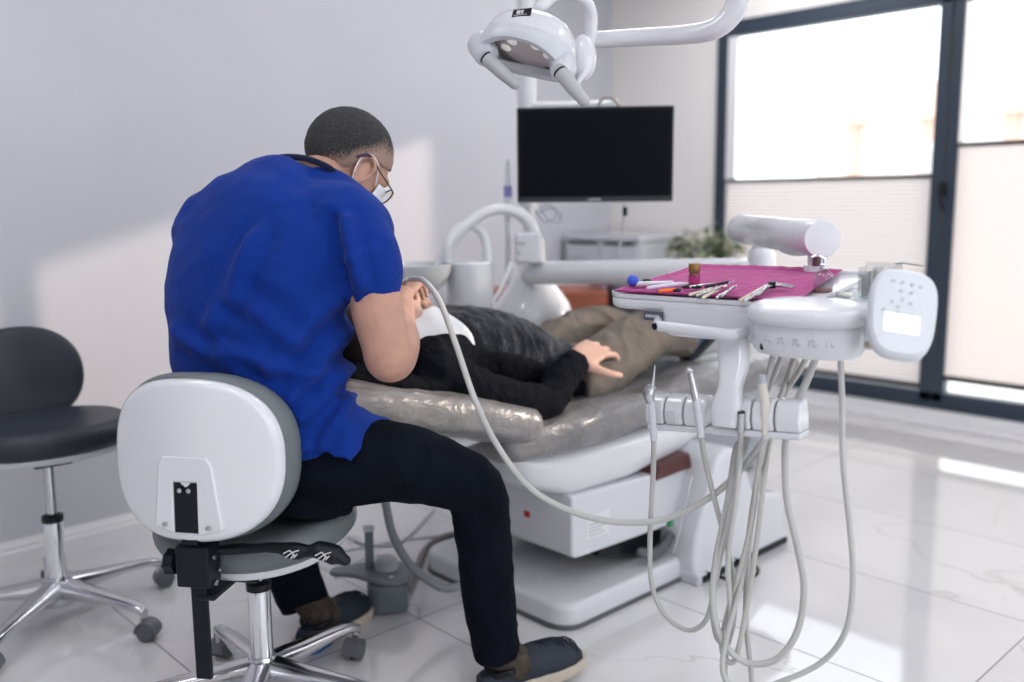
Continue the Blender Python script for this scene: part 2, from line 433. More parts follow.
h = M().tube([(-1.967, YW - 0.036, 1.25), (-1.967, YW - 0.07, 1.25)], 0.012, k=1).tube([(-1.967, YW - 0.07, 1.265), (-1.962, YW - 0.078, 1.21), (-1.945, YW - 0.078, 1.13)], [0.013, 0.011, 0.009], rnd=True)
h.cbox((-1.967, YW - 0.039, 1.24), (0.03, 0.008, 0.07))
obj('handle', h, m_black, win, F=ROOM)
# window_2 (right wall, behind the photographer's side)
w2 = bpy.data.objects.new('window_2', None); C.objects.link(w2); w2.location = (XR, (BW[0] + BW[1]) / 2, 0); w2['kind'] = 'structure'
fr = M(); y0, y1, z0, z1 = BW
for yy in (y0, (y0 + y1) / 2 - 0.03, y1 - 0.06): fr.box((XR + 0.02, yy, z0), (XR + 0.09, yy + 0.06, z1))
for zz in (z0, z1 - 0.06): fr.box((XR + 0.02, y0, zz), (XR + 0.09, y1, zz + 0.06))
obj('frame', fr, m_frame, w2, F=ROOM, bevel=0.004)
obj('pane', M().box((XR + 0.05, y0 + .03, z0 + .03), (XR + 0.056, y1 - .03, z1 - .03)), m_pane, w2, F=ROOM)
# ceiling LED panels
m_led = mat('led_diffuser', (0.97, 0.98, 1.0), 0.5, emit=4.0)
lp0 = None
PANEL_LABELS = ['square LED ceiling panel %s the left wall, %s' % (a_, b_) for b_ in ('in the row above the dentist', 'in the row above the patient’s legs') for a_ in ('nearest to', 'second from', 'farthest from')]
PANEL_LABELS += ['square LED ceiling panel at the back, nearer to the left wall', 'square LED ceiling panel at the back, nearer to the right wall', 'added LED ceiling panel brightening the wall beside the tall window']
for i, (x, y) in enumerate(PANELS):
    if lp0 is None:
        t = thing('ceiling_panel_light', PANEL_LABELS[0], 'light', (x, y, CEIL - 0.03), F=ROOM, group='LED panels in the ceiling')
        f_ = M()
        for a_, b_ in (((-.3, -.3), (.3, -.29)), ((-.3, .29), (.3, .3)), ((-.3, -.29), (-.29, .29)), ((.29, -.29), (.3, .29))):
            f_.box((a_[0], a_[1], 0), (b_[0], b_[1], 0.03))
        obj('frame', f_, m_trim, t, F=None); obj('diffuser', M().box((-.29, -.29, 0.006), (.29, .29, 0.028)), m_led, t, F=None)
        lp0 = t
    else:
        r = lp0.copy(); C.objects.link(r); r.location = (x, y, CEIL - 0.03); r['label'] = PANEL_LABELS[i]
        for ch in list(lp0.children):
            c = ch.copy(); C.objects.link(c); c.parent = r

# what stands outside the window
m_stucco = mat('pale_stucco', (0.86, 0.80, 0.76), 0.9, bump=0.2, bscale=30)
m_roofout = mat('terracotta_roof', (0.66, 0.44, 0.35), 0.8, var=0.1, vscale=20)
m_paving = mat('pale_paving', (0.75, 0.74, 0.72), 0.9, var=0.04, vscale=4)
obj('ground_outside', M().box((-40, YW + 0.5, -0.2), (30, 50, -0.05)), m_paving, F=ROOM, kind='structure')
hs = thing('neighbouring_house', 'pale house with a terracotta eave seen washed out through the window', 'house', (-6, 19, -0.05), F=ROOM)
obj('wall', M().box((-10.4, 19, -0.05), (2, 26, 2.75)), m_stucco, hs, F=ROOM)
obj('roof', M().prism([(18.7, 2.75), (26.3, 2.75), (22.5, 3.9)], -10.7, 2.3, T=Matrix(((0, 0, 1, 0), (1, 0, 0, 0), (0, 1, 0, 0), (0, 0, 0, 1)))), m_roofout, hs, F=ROOM)
for k in range(7):
    obj('pillar', M().box((-9.6 + k * 1.55, 18.85, -0.05), (-9.35 + k * 1.55, 19.0, 2.75)), m_roofout, hs, F=ROOM)
gp = thing('sun_blocker', 'unseen pale block added outside to keep sun from the left window pane', 'pillar', (-1.45, 7.2, -0.05), F=ROOM)  # added out of view to block sun through the left pane
obj('blocker_body', M().box((-2.08, 7, -0.05), (-0.8, 7.4, 3.1)), m_stucco, gp, F=ROOM, bevel=0.02)
obj('blocker_cap', M().box((-2.1, 6.95, 3.1), (-0.76, 7.45, 3.2)), m_stucco, gp, F=ROOM, bevel=0.02)
sl = thing('lamp_reflection_form', 'grey lamp-head shape on a mast, standing in for a reflection in the left pane', 'lamp', (-4.05, 9.0, -0.05), F=ROOM)  # solid shape added outside, stands in for a lamp reflected in the glass
lo_ = at_roomY(912, 152, 9.0)
sl.location = (lo_.x + .25, 9.0, -0.05)
obj('mast', M().tube([(lo_.x + .22, 9, -.05), (lo_.x + .22, 9, lo_.z - .05)], 0.045, k=1), m_lgrey, sl, F=ROOM)
obj('head', M().ell((lo_.x, 9, lo_.z), (0.36, 0.2, 0.10)).ell((lo_.x + .15, 9, lo_.z - .09), (0.16, 0.12, 0.12)), m_lgrey, sl, F=ROOM)
# ================================================================ FURNITURE
# ---- film-covered upholstery
def film_material(name, col, rough=0.28):
    m, nt, b, N, L = nodes(name)
    tc = N('ShaderNodeTexCoord')
    mp = N('ShaderNodeMapping'); mp.inputs['Scale'].default_value = (1, 0.55, 1); L(tc.outputs['Object'], mp.inputs[0])
    n1 = N('ShaderNodeTexNoise'); n1.inputs['Scale'].default_value = 9; n1.inputs['Detail'].default_value = 4; n1.inputs['Distortion'].default_value = 1.5; L(mp.outputs[0], n1.inputs['Vector'])
    n2 = N('ShaderNodeTexWave'); n2.wave_type = 'BANDS'; n2.inputs['Scale'].default_value = 6; n2.inputs['Distortion'].default_value = 9; n2.inputs['Detail'].default_value = 3; L(mp.outputs[0], n2.inputs['Vector'])
    ad = N('ShaderNodeMath'); ad.operation = 'MULTIPLY_ADD'; ad.inputs[1].default_value = 0.20; L(n2.outputs['Fac'], ad.inputs[0])
    n3 = N('ShaderNodeTexNoise'); n3.inputs['Scale'].default_value = 13; n3.inputs['Detail'].default_value = 5; n3.inputs['Distortion'].default_value = 0.6; L(mp.outputs[0], n3.inputs['Vector'])
    sb = N('ShaderNodeMath'); sb.operation = 'SUBTRACT'; sb.inputs[1].default_value = 0.5; L(n3.outputs['Fac'], sb.inputs[0])
    ab = N('ShaderNodeMath'); ab.operation = 'ABSOLUTE'; L(sb.outputs[0], ab.inputs[0])
    mu = N('ShaderNodeMath'); mu.operation = 'MULTIPLY_ADD'; mu.inputs[1].default_value = -1.6; L(ab.outputs[0], mu.inputs[0]); L(n1.outputs['Fac'], mu.inputs[2])
    L(mu.outputs[0], ad.inputs[2])
    bp = N('ShaderNodeBump'); bp.inputs['Strength'].default_value = 0.55; bp.inputs['Distance'].default_value = 0.018; L(ad.outputs[0], bp.inputs['Height']); L(bp.outputs[0], b.inputs['Normal'])
    r = N('ShaderNodeValToRGB'); r.color_ramp.elements[0].position = .35; r.color_ramp.elements[1].position = .65
    r.color_ramp.elements[0].color = (*[c * 0.9 for c in col], 1); r.color_ramp.elements[1].color = (*[c * 1.1 for c in col], 1); L(n1.outputs['Fac'], r.inputs[0]); L(r.outputs[0], b.inputs['Base Color'])
    b.inputs['Roughness'].default_value = rough; b.inputs['Coat Weight'].default_value = 0.3; b.inputs['Coat Roughness'].default_value = 0.15
    return m
m_film = film_material('grey_upholstery_under_film', (0.205, 0.198, 0.203), 0.34)
YZX = Matrix(((0, 0, 1, 0), (1, 0, 0, 0), (0, 1, 0, 0), (0, 0, 0, 1)))   # outline (y, z), extruded along x
def soften(o, it, f=0.5):
    q = o.modifiers.new('smooth', 'SMOOTH'); q.iterations = it; q.factor = f; baked(o)
def wrinkle(o, amp, scale, seed=0, stretch=(1, 1, 1), mask=None):
    me = o.data; off = Vector((seed * 13.7, seed * 5.1, seed * 9.3))
    nv = [v.normal.copy() for v in me.vertices]
    for v, n_ in zip(me.vertices, nv):
        p = Vector((v.co.x * stretch[0], v.co.y * stretch[1], v.co.z * stretch[2])) * scale + off
        q = 1 - abs(noise.noise(p)) * 2.2
        r = noise.noise(p * 2.3 + Vector((4, 7, 1))) * 0.4
        k = amp * (max(q, 0) ** 2 - 0.35 + r)
        if mask: k *= mask(v.co)
        v.co += n_ * k
    me.update()
    soften(o, 2)

chair = thing('dental_chair', 'white dental chair with grey cushions under clear plastic film, patient lying on it', 'dental chair', (-1.98, 2.1, 0), F=ROOM)
CX = -1.98
# floor plate
m = cushion(rrect(0.66, 0.80, 0.07, 8, cx=-1.99, cy=2.16), 0.0, 0.075, 0.022)
obj('base_plate', m, m_white, chair, F=ROOM, angle=60)
obj('plate_edge_strip', M().prism(rrect(0.666, 0.806, 0.072, 8, cx=-1.99, cy=2.16), 0.0, 0.012), m_rubber, chair, F=ROOM)
# pedestal housing
pr = [(2.30, 0.0), (2.285, 0.08), (2.30, 0.16), (2.36, 0.30), (2.40, 0.39), (2.46, 0.415), (2.52, 0.40), (2.58, 0.30), (2.62, 0.235), (2.72, 0.205), (2.80, 0.19), (2.815, 0.15), (2.815, 0.0)]
obj('pedestal', M().prism(pr, -2.32, -1.60, T=YZX), m_white, chair, F=ROOM, bevel=0.022, seg=4, angle=30)
obj('pedestal_foot', M().prism([(2.29, 0), (2.29, 0.035), (2.825, 0.035), (2.825, 0)], -2.33, -1.59, T=YZX), m_lgrey, chair, F=ROOM, bevel=0.006)
sp = at_room(670, 522, -1.598)
obj('power_switch', M().cbox((-1.597, sp.y, sp.z), (0.012, 0.022, 0.026)), mat('green_switch', (0.01, 0.16, 0.06), 0.3, emit=0.15), chair, F=ROOM, bevel=0.003)
obj('pedal_frame', M().tube([(-1.60, 2.34, 0.03), (-1.50, 2.36, 0.03), (-1.48, 2.44, 0.03), (-1.52, 2.50, 0.03), (-1.60, 2.50, 0.03)], 0.006), m_blackm, chair, F=ROOM)
obj('rubber_edge', M().box((-1.60, 2.31, 0.008), (-1.583, 2.81, 0.03)), m_black, chair, F=ROOM, bevel=0.004)
# scissor arm linking plate and seat: black bellows and link
lk = M().prism([(1.98, 0.145), (2.02, 0.175), (2.30, 0.175), (2.30, 0.08), (2.22, 0.08)], -2.2, -1.74, T=YZX)
obj('lifting_arm', lk, m_black, chair, F=ROOM, bevel=0.01)
obj('bellows', M().tube([(-1.70, 2.14, 0.125), (-1.70, 2.20, 0.105), (-1.70, 2.25, 0.115), (-1.70, 2.285, 0.14)], 0.016, rnd=True), m_rubber, chair, F=ROOM)
obj('link_rod', M().tube([(-1.665, 2.262, 0.10), (-1.665, 2.35, 0.33)], 0.0035, k=1), m_steel, chair, F=ROOM)
# body box
bx = M().prism([(1.84, 0.195), (1.855, 0.18), (2.36, 0.165), (2.40, 0.35), (1.84, 0.37)], -2.24, -1.71, T=YZX)
obj('body_box', bx, m_white, chair, F=ROOM, bevel=0.018, seg=4)
# underframe: tapered shell below the seat
rings = []
for y, zb, zt, hw in ((1.66, 0.47, 0.52, 0.20), (1.72, 0.40, 0.515, 0.245), (1.86, 0.345, 0.51, 0.26), (2.10, 0.345, 0.505, 0.262), (2.34, 0.37, 0.50, 0.255), (2.62, 0.43, 0.50, 0.22), (2.86, 0.47, 0.505, 0.16)):
    ring = []
    for j in range(28):
        q = 2 * PI * j / 28; f = lambda t: math.copysign(abs(t) ** 0.45, t)
        ring.append(Vector((CX + hw * f(math.cos(q)), y, (zb + zt) / 2 + (zt - zb) / 2 * f(math.sin(q)))))
    rings.append(ring)
obj('seat_shell', M().loft(rings), m_whiteG, chair, F=ROOM, angle=50)
# marks on the box: red sticker and type label
obj('red_sticker', M().cbox(tuple(at_roomY(527, 514, 1.838)), (0.022, 0.003, 0.018)), mat('red_sticker', (0.5, 0.02, 0.03), 0.4), chair, F=ROOM)
lab = at_room(597, 527, -1.708)
lm = M().box((-1.712, lab.y - 0.045, lab.z - 0.03), (-1.7085, lab.y + 0.055, lab.z + 0.04))
pl = obj('type_label', lm, mat('label_paper', (0.74, 0.73, 0.76), 0.5), chair, F=ROOM)
lt = M()
for k, (a_, b_) in enumerate(((-0.03, 0.03), (-0.035, 0.012), (-0.03, 0.036), (-0.035, 0.02))):
    y = lab.y + a_; 
    while y < lab.y + b_:
        wd = random.uniform(0.003, 0.008); lt.box((-1.7086, y, lab.z - 0.022 + k * 0.011), (-1.7078, y + wd, lab.z - 0.018 + k * 0.011)); y += wd + 0.002
obj('print', lt, m_greyp, pl, F=ROOM)
# maroon foot board seen above the pedestal
obj('maroon_cover', M().prism([(2.20, 0.34), (2.215, 0.385), (2.37, 0.40), (2.39, 0.345)], -1.86, -1.69, T=YZX), mat('maroon_vinyl', (0.09, 0.025, 0.025), 0.4), chair, F=ROOM, bevel=0.008)
# seat and leg cushion
def profile_slab(path, hw_fn, th, name, n=44, ybul=0.0):
    """cushion that follows a (y, z) centre line, with rounded superelliptic section"""
    rings = []
    pts = catmull([(0, y, z) for y, z in path], 10)
    L_ = len(pts)
    for i, p in enumerate(pts):
        t = i / (L_ - 1); tn = (pts[min(i + 1, L_ - 1)] - pts[max(i - 1, 0)]).normalized(); nn = Vector((0, -tn.z, tn.y))
        hw = hw_fn(t); e = 1.0
        ed = min(t, 1 - t) * L_
        if ed < 4: e = math.sqrt(max(1 - ((4 - ed) / 4.3) ** 2, 0.04))
        ring = []
        for j in range(n):
            q = 2 * PI * j / n; f = lambda x: math.copysign(abs(x) ** 0.55, x)
            ring.append(p + Vector(((hw - 0.03 + 0.03 * e) * f(math.cos(q)), 0, 0)) + nn * (th / 2 * e * f(math.sin(q))) + Vector((CX, 0, 0)))
        rings.append(ring)
    return M().loft(rings)
m = profile_slab([(1.60, 0.555), (1.80, 0.553), (2.05, 0.555), (2.30, 0.562), (2.55, 0.572), (2.80, 0.578), (3.0, 0.578), (3.12, 0.572)], lambda t: 0.272 - 0.05 * max(0, t - 0.6) + 0.012 * math.sin(9 * t), 0.145, 'seat')
seat_c = obj('seat_cushion', m, m_film, chair, F=ROOM, angle=180); remesh(seat_c, 0.012, 3); wrinkle(seat_c, 0.006, 9, 1, (1.0, 0.6, 1)); 
m = profile_slab([(0.98, 0.78), (1.12, 0.745), (1.32, 0.700), (1.50, 0.655), (1.62, 0.622), (1.70, 0.602)], lambda t: 0.285 + 0.03 * t, 0.135, 'back')
back_c = obj('back_cushion', m, m_film, chair, F=ROOM, angle=180); remesh(back_c, 0.012, 3); wrinkle(back_c, 0.004, 10, 4, (1.0, 0.6, 1))
m = M().ell((CX, 1.36, 0.59), (0.22, 0.36, 0.045), p=3)
obj('back_shell', m, m_white, chair, F=ROOM)
# ---- stools
m_hood = mat('caster_hood_grey', (0.13, 0.135, 0.15), 0.4)
def make_stool(name, label, loc, rz, seatm, shellm, leg0, lift, near):
    t = thing(name, label, 'stool', loc, rz=YAW + rz)
    # the stool's own frame: y points the way its user faces
    hub = M().lathe([(0.0, 0.055), (0.040, 0.055), (0.048, 0.075), (0.045, 0.11), (0.032, 0.135), (0.030, 0.14), (0, 0.14)])
    obj('base_hub', hub, m_alu, t, F=None)
    for k in range(5):
        a = leg0 + k * 2 * PI / 5 - rz
        R = Matrix.Rotation(a, 4, 'Z')
        rings = []
        for r, z, hw, hh in ((0.02, 0.105, 0.030, 0.030), (0.06, 0.105, 0.029, 0.026), (0.12, 0.103, 0.026, 0.019), (0.20, 0.100, 0.021, 0.014), (0.27, 0.094, 0.017, 0.012), (0.305, 0.086, 0.015, 0.012), (0.318, 0.076, 0.012, 0.014)):
            ring = [R @ Vector((r, hw * math.copysign(abs(math.cos(q)) ** .6, math.cos(q)), z + hh * math.copysign(abs(math.sin(q)) ** .6, math.sin(q)))) for q in [2 * PI * j / 16 for j in range(16)]]
            rings.append(ring)
        leg = obj('leg', M().loft(rings).lathe([(0.008, 0.045), (0.008, 0.08)], T=R @ Matrix.Translation((0.308, 0, 0))), m_alu, t, F=None, angle=50)
        # caster: two wheels under a hood
        ca = random.uniform(0, 6.28)
        Q = R @ Matrix.Translation((0.308, 0, 0.0)) @ Matrix.Rotation(ca, 4, 'Z')
        cs = M()
        for sx in (-1, 1):
            cs.lathe([(0.0, 0.003), (0.020, 0.003), (0.024, 0.0), (0.0265, 0.004), (0.0265, 0.016), (0.022, 0.020), (0.0, 0.020)], T=Q @ Matrix.Translation((sx * 0.004, 0.014, 0.0268)) @ Matrix.Rotation(sx * PI / 2, 4, 'Y'), n=24)
        cobj = obj('caster', cs, m_rubber, leg, F=None)
        cobj.parent = t
        hd = M(); rr = []
        for j in range(15):
            q = rad(-8 + 196 * j / 14)
            rr.append([Q @ Vector((xx, 0.014 + rr_ * math.cos(q), 0.0268 + rr_ * math.sin(q))) for xx, rr_ in ((-0.022, 0.028), (0.022, 0.028), (0.022, 0.031), (-0.022, 0.031))])
        hd.loft(rr)
        obj('caster_hood', hd, m_hood, cobj, F=None)
    H = lift
    obj('gas_cylinder', M().lathe([(0.026, 0.06), (0.0262, 0.30), (0.0285, 0.302), (0.0285, 0.316), (0.02, 0.32), (0, 0.32)]), m_chrome, t, F=None)
    obj('cylinder_collar', M().lathe([(0.0292, 0.305), (0.0292, 0.322), (0.017, 0.328), (0.017, 0.312)], cap=False), m_black, t, F=None)
    obj('piston', M().lathe([(0.0145, 0.31), (0.0145, H - 0.01)]), m_steel, t, F=None)
    # seat: rounded saddle cushion over a thin shell
    n = 56; out = []
    for j in range(n):
        q = 2 * PI * j / n; x = math.cos(q); y = math.sin(q)
        out.append((0.228 * math.copysign(abs(x) ** 0.85, x) * (1 + 0.06 * y), 0.195 * math.copysign(abs(y) ** 0.85, y)))
    def saddle(m_, z0, k):
        for v in m_.v:
            v.z += 0.10 * (v.x * v.x) / 0.2 * k + 0.03 * (v.y) * k
    m = cushion(out, H + 0.012, H + 0.085, 0.034, dome=-0.006)
    saddle(m, H, 0.8 if near else 0.2)
    obj('seat', m, seatm, t, F=None, angle=180)
    m = cushion([(x * 0.90, y * 0.90) for x, y in out], H - 0.006, H + 0.026, 0.014); saddle(m, H, 0.8 if near else 0.2)
    obj('seat_shell', m, shellm, t, F=None, angle=60)
    mech = M().box((-0.05, -0.09, H - 0.035), (0.05, 0.07, H)).box((-0.022, -0.245, H - 0.022), (0.022, -0.05, H - 0.008)).tube([(-.03, -.06, H - .045), (.03, -.06, H - .045)], 0.014, k=1)
    obj('tilt_mechanism', mech, m_blackm, t, F=None, bevel=0.005)
    if near:
        by = -0.235
        # clamp block, knob, post
        obj('back_post', M().box((-0.017, by - 0.008, 0.195), (0.017, by + 0.004, 0.53)).box((-0.017, by - 0.03, 0.50), (0.017, by - 0.018, 0.585)).add([(-0.017, by - 0.018, 0.50), (0.017, by - 0.018, 0.50), (0.017, by - 0.008, 0.47), (-0.017, by - 0.008, 0.47), (-0.017, by - 0.03, 0.50), (0.017, by - 0.03, 0.50), (0.017, by + 0.004, 0.47), (-0.017, by + 0.004, 0.47)], [(0, 1, 2, 3), (4, 5, 6, 7), (0, 4, 7, 3), (1, 5, 6, 2)]), m_blackm, t, F=None, bevel=0.002)
        obj('clamp_block', M().cbox((0.0, by, 0.450), (0.072, 0.055, 0.088)), m_black, t, F=None, bevel=0.004)
        kb = M(); rg = []
        for x_, r_ in ((-0.034, 0.016), (-0.044, 0.016), (-0.046, 0.026), (-0.066, 0.027), (-0.070, 0.022)):
            rg.append([Vector((x_, by + r_ * (1 + 0.06 * math.cos(j * PI / 2)) * math.cos(2 * PI * j / 32), 0.45 + r_ * (1 + 0.06 * math.cos(j * PI / 2)) * math.sin(2 * PI * j / 32))) for j in range(32)])
        kb.loft(rg); obj('knob', kb, m_black, t, F=None)
        for yy, zz in ((-0.008, 0.468), (0.010, 0.435), (-0.006, 0.412)):
            sc = M().lathe([(0, 0), (0.006, 0), (0.006, 0.003), (0, 0.004)], T=axis((0.040, by + yy, zz), (1, 0, 0)), n=14)
            obj('screw', sc, m_steel, t, F=None)
        lv = M().tube([(0.03, by + 0.02, 0.455), (0.07, by + 0.03, 0.457), (0.13, by + 0.03, 0.462)], [0.012, 0.014, 0.011], flat=0.8)
        lv.tube([(0.11, by + .03, 0.462), (0.16, by + .032, 0.464), (0.20, by + .03, 0.460), (0.232, by + .03, 0.462), (0.255, by + .032, 0.464), (0.285, by + .035, 0.455), (0.305, by + .036, 0.445)], [0.010, 0.013, 0.021, 0.015, 0.022, 0.024, 0.014], flat=0.85, rnd=True)
        lever = obj('lever', lv, m_black, t, F=None)
        yb = by + 0.008
        for bx_, bz in ((0.203, 0.462), (0.272, 0.462)):
            wm = M()
            for seg_ in (((-.018, .0), (-.004, .008)), ((-.014, -.008), (.002, .004)), ((-.004, .008), (.008, -.004)), ((.002, .004), (.016, .009)), ((.004, -.008), (.012, .001)), ((-.002, -.010), (.004, -.001))):
                (ax, az), (cx_, cz) = seg_
                wm.tube([(bx_ + ax, yb - 0.0, bz + az), (bx_ + cx_, yb - 0.0, bz + cz)], 0.0013, n=6, k=1)
            obj('white_mark', wm, MATS['white_plastic'], lever, F=None)
        # backrest: white shell behind a grey pad
        BZ = 0.672
        def oval(sx, sz):
            o2 = []
            for j in range(56):
                q = 2 * PI * j / 56; c_, s_ = math.cos(q), math.sin(q)
                z_ = sz * math.copysign(abs(s_) ** 0.80, s_); x_ = sx * math.copysign(abs(c_) ** 0.80, c_)
                o2.append((x_, z_))
            return o2
        XZY = Matrix(((1, 0, 0, 0), (0, 0, -1, 0), (0, 1, 0, 0), (0, 0, 0, 1)))   # outline (x, z), extruded toward -y
        tiltM = Matrix.Translation((0.0, by, BZ)) @ Matrix.Rotation(rad(-3), 4, 'X')
        def curve(m_, k):
            for v in m_.v:
                v.y += k * (v.x * v.x)
        m = cushion(oval(0.200, 0.176), -0.058, 0.0, 0.026, T=XZY); curve(m, 1.3); m.v = [tiltM @ v for v in m.v]
        obj('backrest_pad', m, seatm, t, F=None, angle=180)
        m = cushion(oval(0.188, 0.168), -0.004, 0.026, 0.018, T=XZY, dome=0.004); curve(m, 1.3); m.v = [tiltM @ v for v in m.v]
        sh = obj('backrest_shell', m, m_whiteG, t, F=None, angle=180)
        # recessed arch with two screws
        ar = M(); o3 = [(-0.070, -0.135), (-0.058, -0.005), (-0.048, 0.012), (0.046, 0.012), (0.058, -0.005), (0.078, -0.138), (0.026, -0.150), (0.026, -0.04), (-0.026, -0.04), (-0.026, -0.147)]
        ar.prism(o3, 0.022, 0.0345, T=XZY); curve(ar, 1.0); ar.v = [tiltM @ v for v in ar.v]
        obj('mount_arch', ar, m_whiteG, sh, F=None, bevel=0.004, seg=3)
        sl_ = M().prism([(-0.025, -0.145), (0.025, -0.145), (0.025, -0.041), (-0.025, -0.041)], 0.020, 0.0295, T=XZY); sl_.v = [tiltM @ v for v in sl_.v]
        obj('mount_slot', sl_, m_black, sh, F=None)
        for x_, z_ in ((-0.044, -0.128), (0.050, -0.132), (-0.009, -0.056), (0.011, -0.056)):
            s2 = M().lathe([(0, 0), (0.005, 0), (0.005, 0.004), (0, 0.005)], T=tiltM @ axis((x_, -0.033 if abs(x_) > .03 else -0.034, z_), (0, -1, 0)), n=14)
            obj('shell_screw', s2, m_steel, sh, F=None)
    else:
        by = -0.235; BZ = H + 0.178
        bar = M().tube([(0, -0.06, H - 0.02), (0, -0.20, H - 0.025), (0, -0.265, H + 0.0), (0, -0.27, H + 0.08), (0, -0.255, H + 0.16)], 0.012)
        obj('back_post', bar, m_steel, t, F=None)
        out2 = superell(0.168, 0.15, 2.2, 56)
        XZ = Matrix(((1, 0, 0, 0), (0, 0, 1, 0), (0, 1, 0, 0), (0, 0, 0, 1)))
        m = cushion(out2, -0.03, 0.03, 0.028, T=XZ, dome=0.004)
        for v in m.v: v.y += 1.0 * v.x * v.x
        tm = Matrix.Translation((0, by, BZ)) @ Matrix.Rotation(rad(6), 4, 'X')
        m.v = [tm @ v for v in m.v]
        obj('backrest_pad', m, seatm, t, F=None, angle=180)
        m = M().box((0.13, -0.09, H - 0.17), (0.155, -0.075, H + 0.005)); 
        obj('tilt_handle', m, m_steel, t, F=None, bevel=0.004)
    return t
def shift_back(st):
    for o in st.children:
        if o.name.split('.')[0] in ('back_post', 'clamp_block', 'knob', 'screw', 'backrest_pad', 'backrest_shell', 'lever'): o.location = (-0.015, 0, 0.028 if o.name.split('.')[0] == 'lever' else 0.012)
st1 = make_stool('operator_stool', 'white-backed rolling stool with grey leather seat carrying the seated dentist', (-0.60, 2.05, 0), rad(-10), m_leather, m_white, rad(-17), 0.405, True)
shift_back(st1)
st2 = make_stool('assistant_stool', 'empty dark leather rolling stool standing by the left wall', (-1.32, 2.53, 0), rad(-140), m_leatherd, m_lgrey, rad(-22), 0.515, False)
# ================================================================ PEOPLE
m_skin = mat('skin', (0.48, 0.27, 0.20), 0.5, bump=0.25, bscale=140, var=0.10, vscale=22, sss=0.08)
m_skinp = mat('skin_pale', (0.60, 0.36, 0.28), 0.5, bump=0.2, bscale=140, var=0.08, vscale=25, sss=0.08)
def cloth(name, col, rough=0.85, weave=900, fold=0.25, fscale=8, var=0.06, sheen=0.2):
    m = mat(name, col, rough, bump=0.25, bscale=weave, var=var, vscale=fscale, sheen=sheen, spec=0.12)
    nt = m.node_tree; b = nt.nodes['Principled BSDF']; N = nt.nodes.new; L = nt.links.new
    old = b.inputs['Normal'].links[0].from_node
    tc = [x for x in nt.nodes if x.type == 'TEX_COORD'][0]
    n = N('ShaderNodeTexNoise'); n.inputs['Scale'].default_value = fscale; n.inputs['Detail'].default_value = 2; n.inputs['Distortion'].default_value = 2.0; L(tc.outputs['Object'], n.inputs['Vector'])
    bp = N('ShaderNodeBump'); bp.inputs['Strength'].default_value = fold; bp.inputs['Distance'].default_value = 0.02
    L(n.outputs['Fac'], bp.inputs['Height']); L(bp.outputs[0], old.inputs['Normal'])
    return m
m_scrub = cloth('royal_blue_scrub_cotton', (0.004, 0.030, 0.235), 0.8, fold=0.3, fscale=7, var=0.08, sheen=0.05)
m_jeans = cloth('dark_navy_denim', (0.0028, 0.0048, 0.010), 0.9, fold=0.25, fscale=14, var=0.25, sheen=0.0)
m_jacket = cloth('black_jersey', (0.0045, 0.0052, 0.0085), 0.9, fold=0.4, fscale=16, var=0.15, sheen=0.0)
m_chino = cloth('taupe_denim', (0.17, 0.145, 0.125), 0.85, fold=0.5, fscale=7, var=0.14, sheen=0.05)
m_collar = cloth('navy_collar_band', (0.006, 0.012, 0.04), 0.8, fold=0.1)
m_bib = mat('white_paper_bib', (0.84, 0.85, 0.87), 0.7, bump=0.3, bscale=120)
def camo_material():
    m = cloth('streaked_navy_tee', (0.02, 0.025, 0.035), 0.85, fold=0.35, fscale=10)
    nt = m.node_tree; b = nt.nodes['Principled BSDF']; N = nt.nodes.new; L = nt.links.new
    tc = [x for x in nt.nodes if x.type == 'TEX_COORD'][0]
    mp = N('ShaderNodeMapping'); mp.inputs['Scale'].default_value = (1, 2.6, 1); mp.inputs['Rotation'].default_value = (0, 0, 0.5); L(tc.outputs['Object'], mp.inputs[0])
    n = N('ShaderNodeTexNoise'); n.inputs['Scale'].default_value = 26; n.inputs['Detail'].default_value = 8; n.inputs['Roughness'].default_value = 0.75; n.inputs['Distortion'].default_value = 1.0; L(mp.outputs[0], n.inputs['Vector'])
    r = N('ShaderNodeValToRGB'); e = r.color_ramp.elements; e[0].position = .42; e[0].color = (0.005, 0.007, 0.012, 1); e[1].position = .76; e[1].color = (0.22, 0.22, 0.25, 1)
    q = e.new(.55); q.color = (0.010, 0.013, 0.022, 1)
    L(n.outputs['Fac'], r.inputs[0]); L(r.outputs[0], b.inputs['Base Color'])
    return m
m_camo = camo_material()
m_clog = mat('navy_clog_foam', (0.012, 0.02, 0.035), 0.6, bump=0.3, bscale=60)
m_sole = mat('beige_midsole', (0.55, 0.48, 0.40), 0.7, var=0.06, vscale=40)
m_bluefoam = mat('bright_blue_sole', (0.01, 0.12, 0.42), 0.6)
m_sock = mat('brown_patterned_sock', (0.05, 0.038, 0.030), 0.9, var=0.6, vscale=60, bump=0.3, bscale=300)

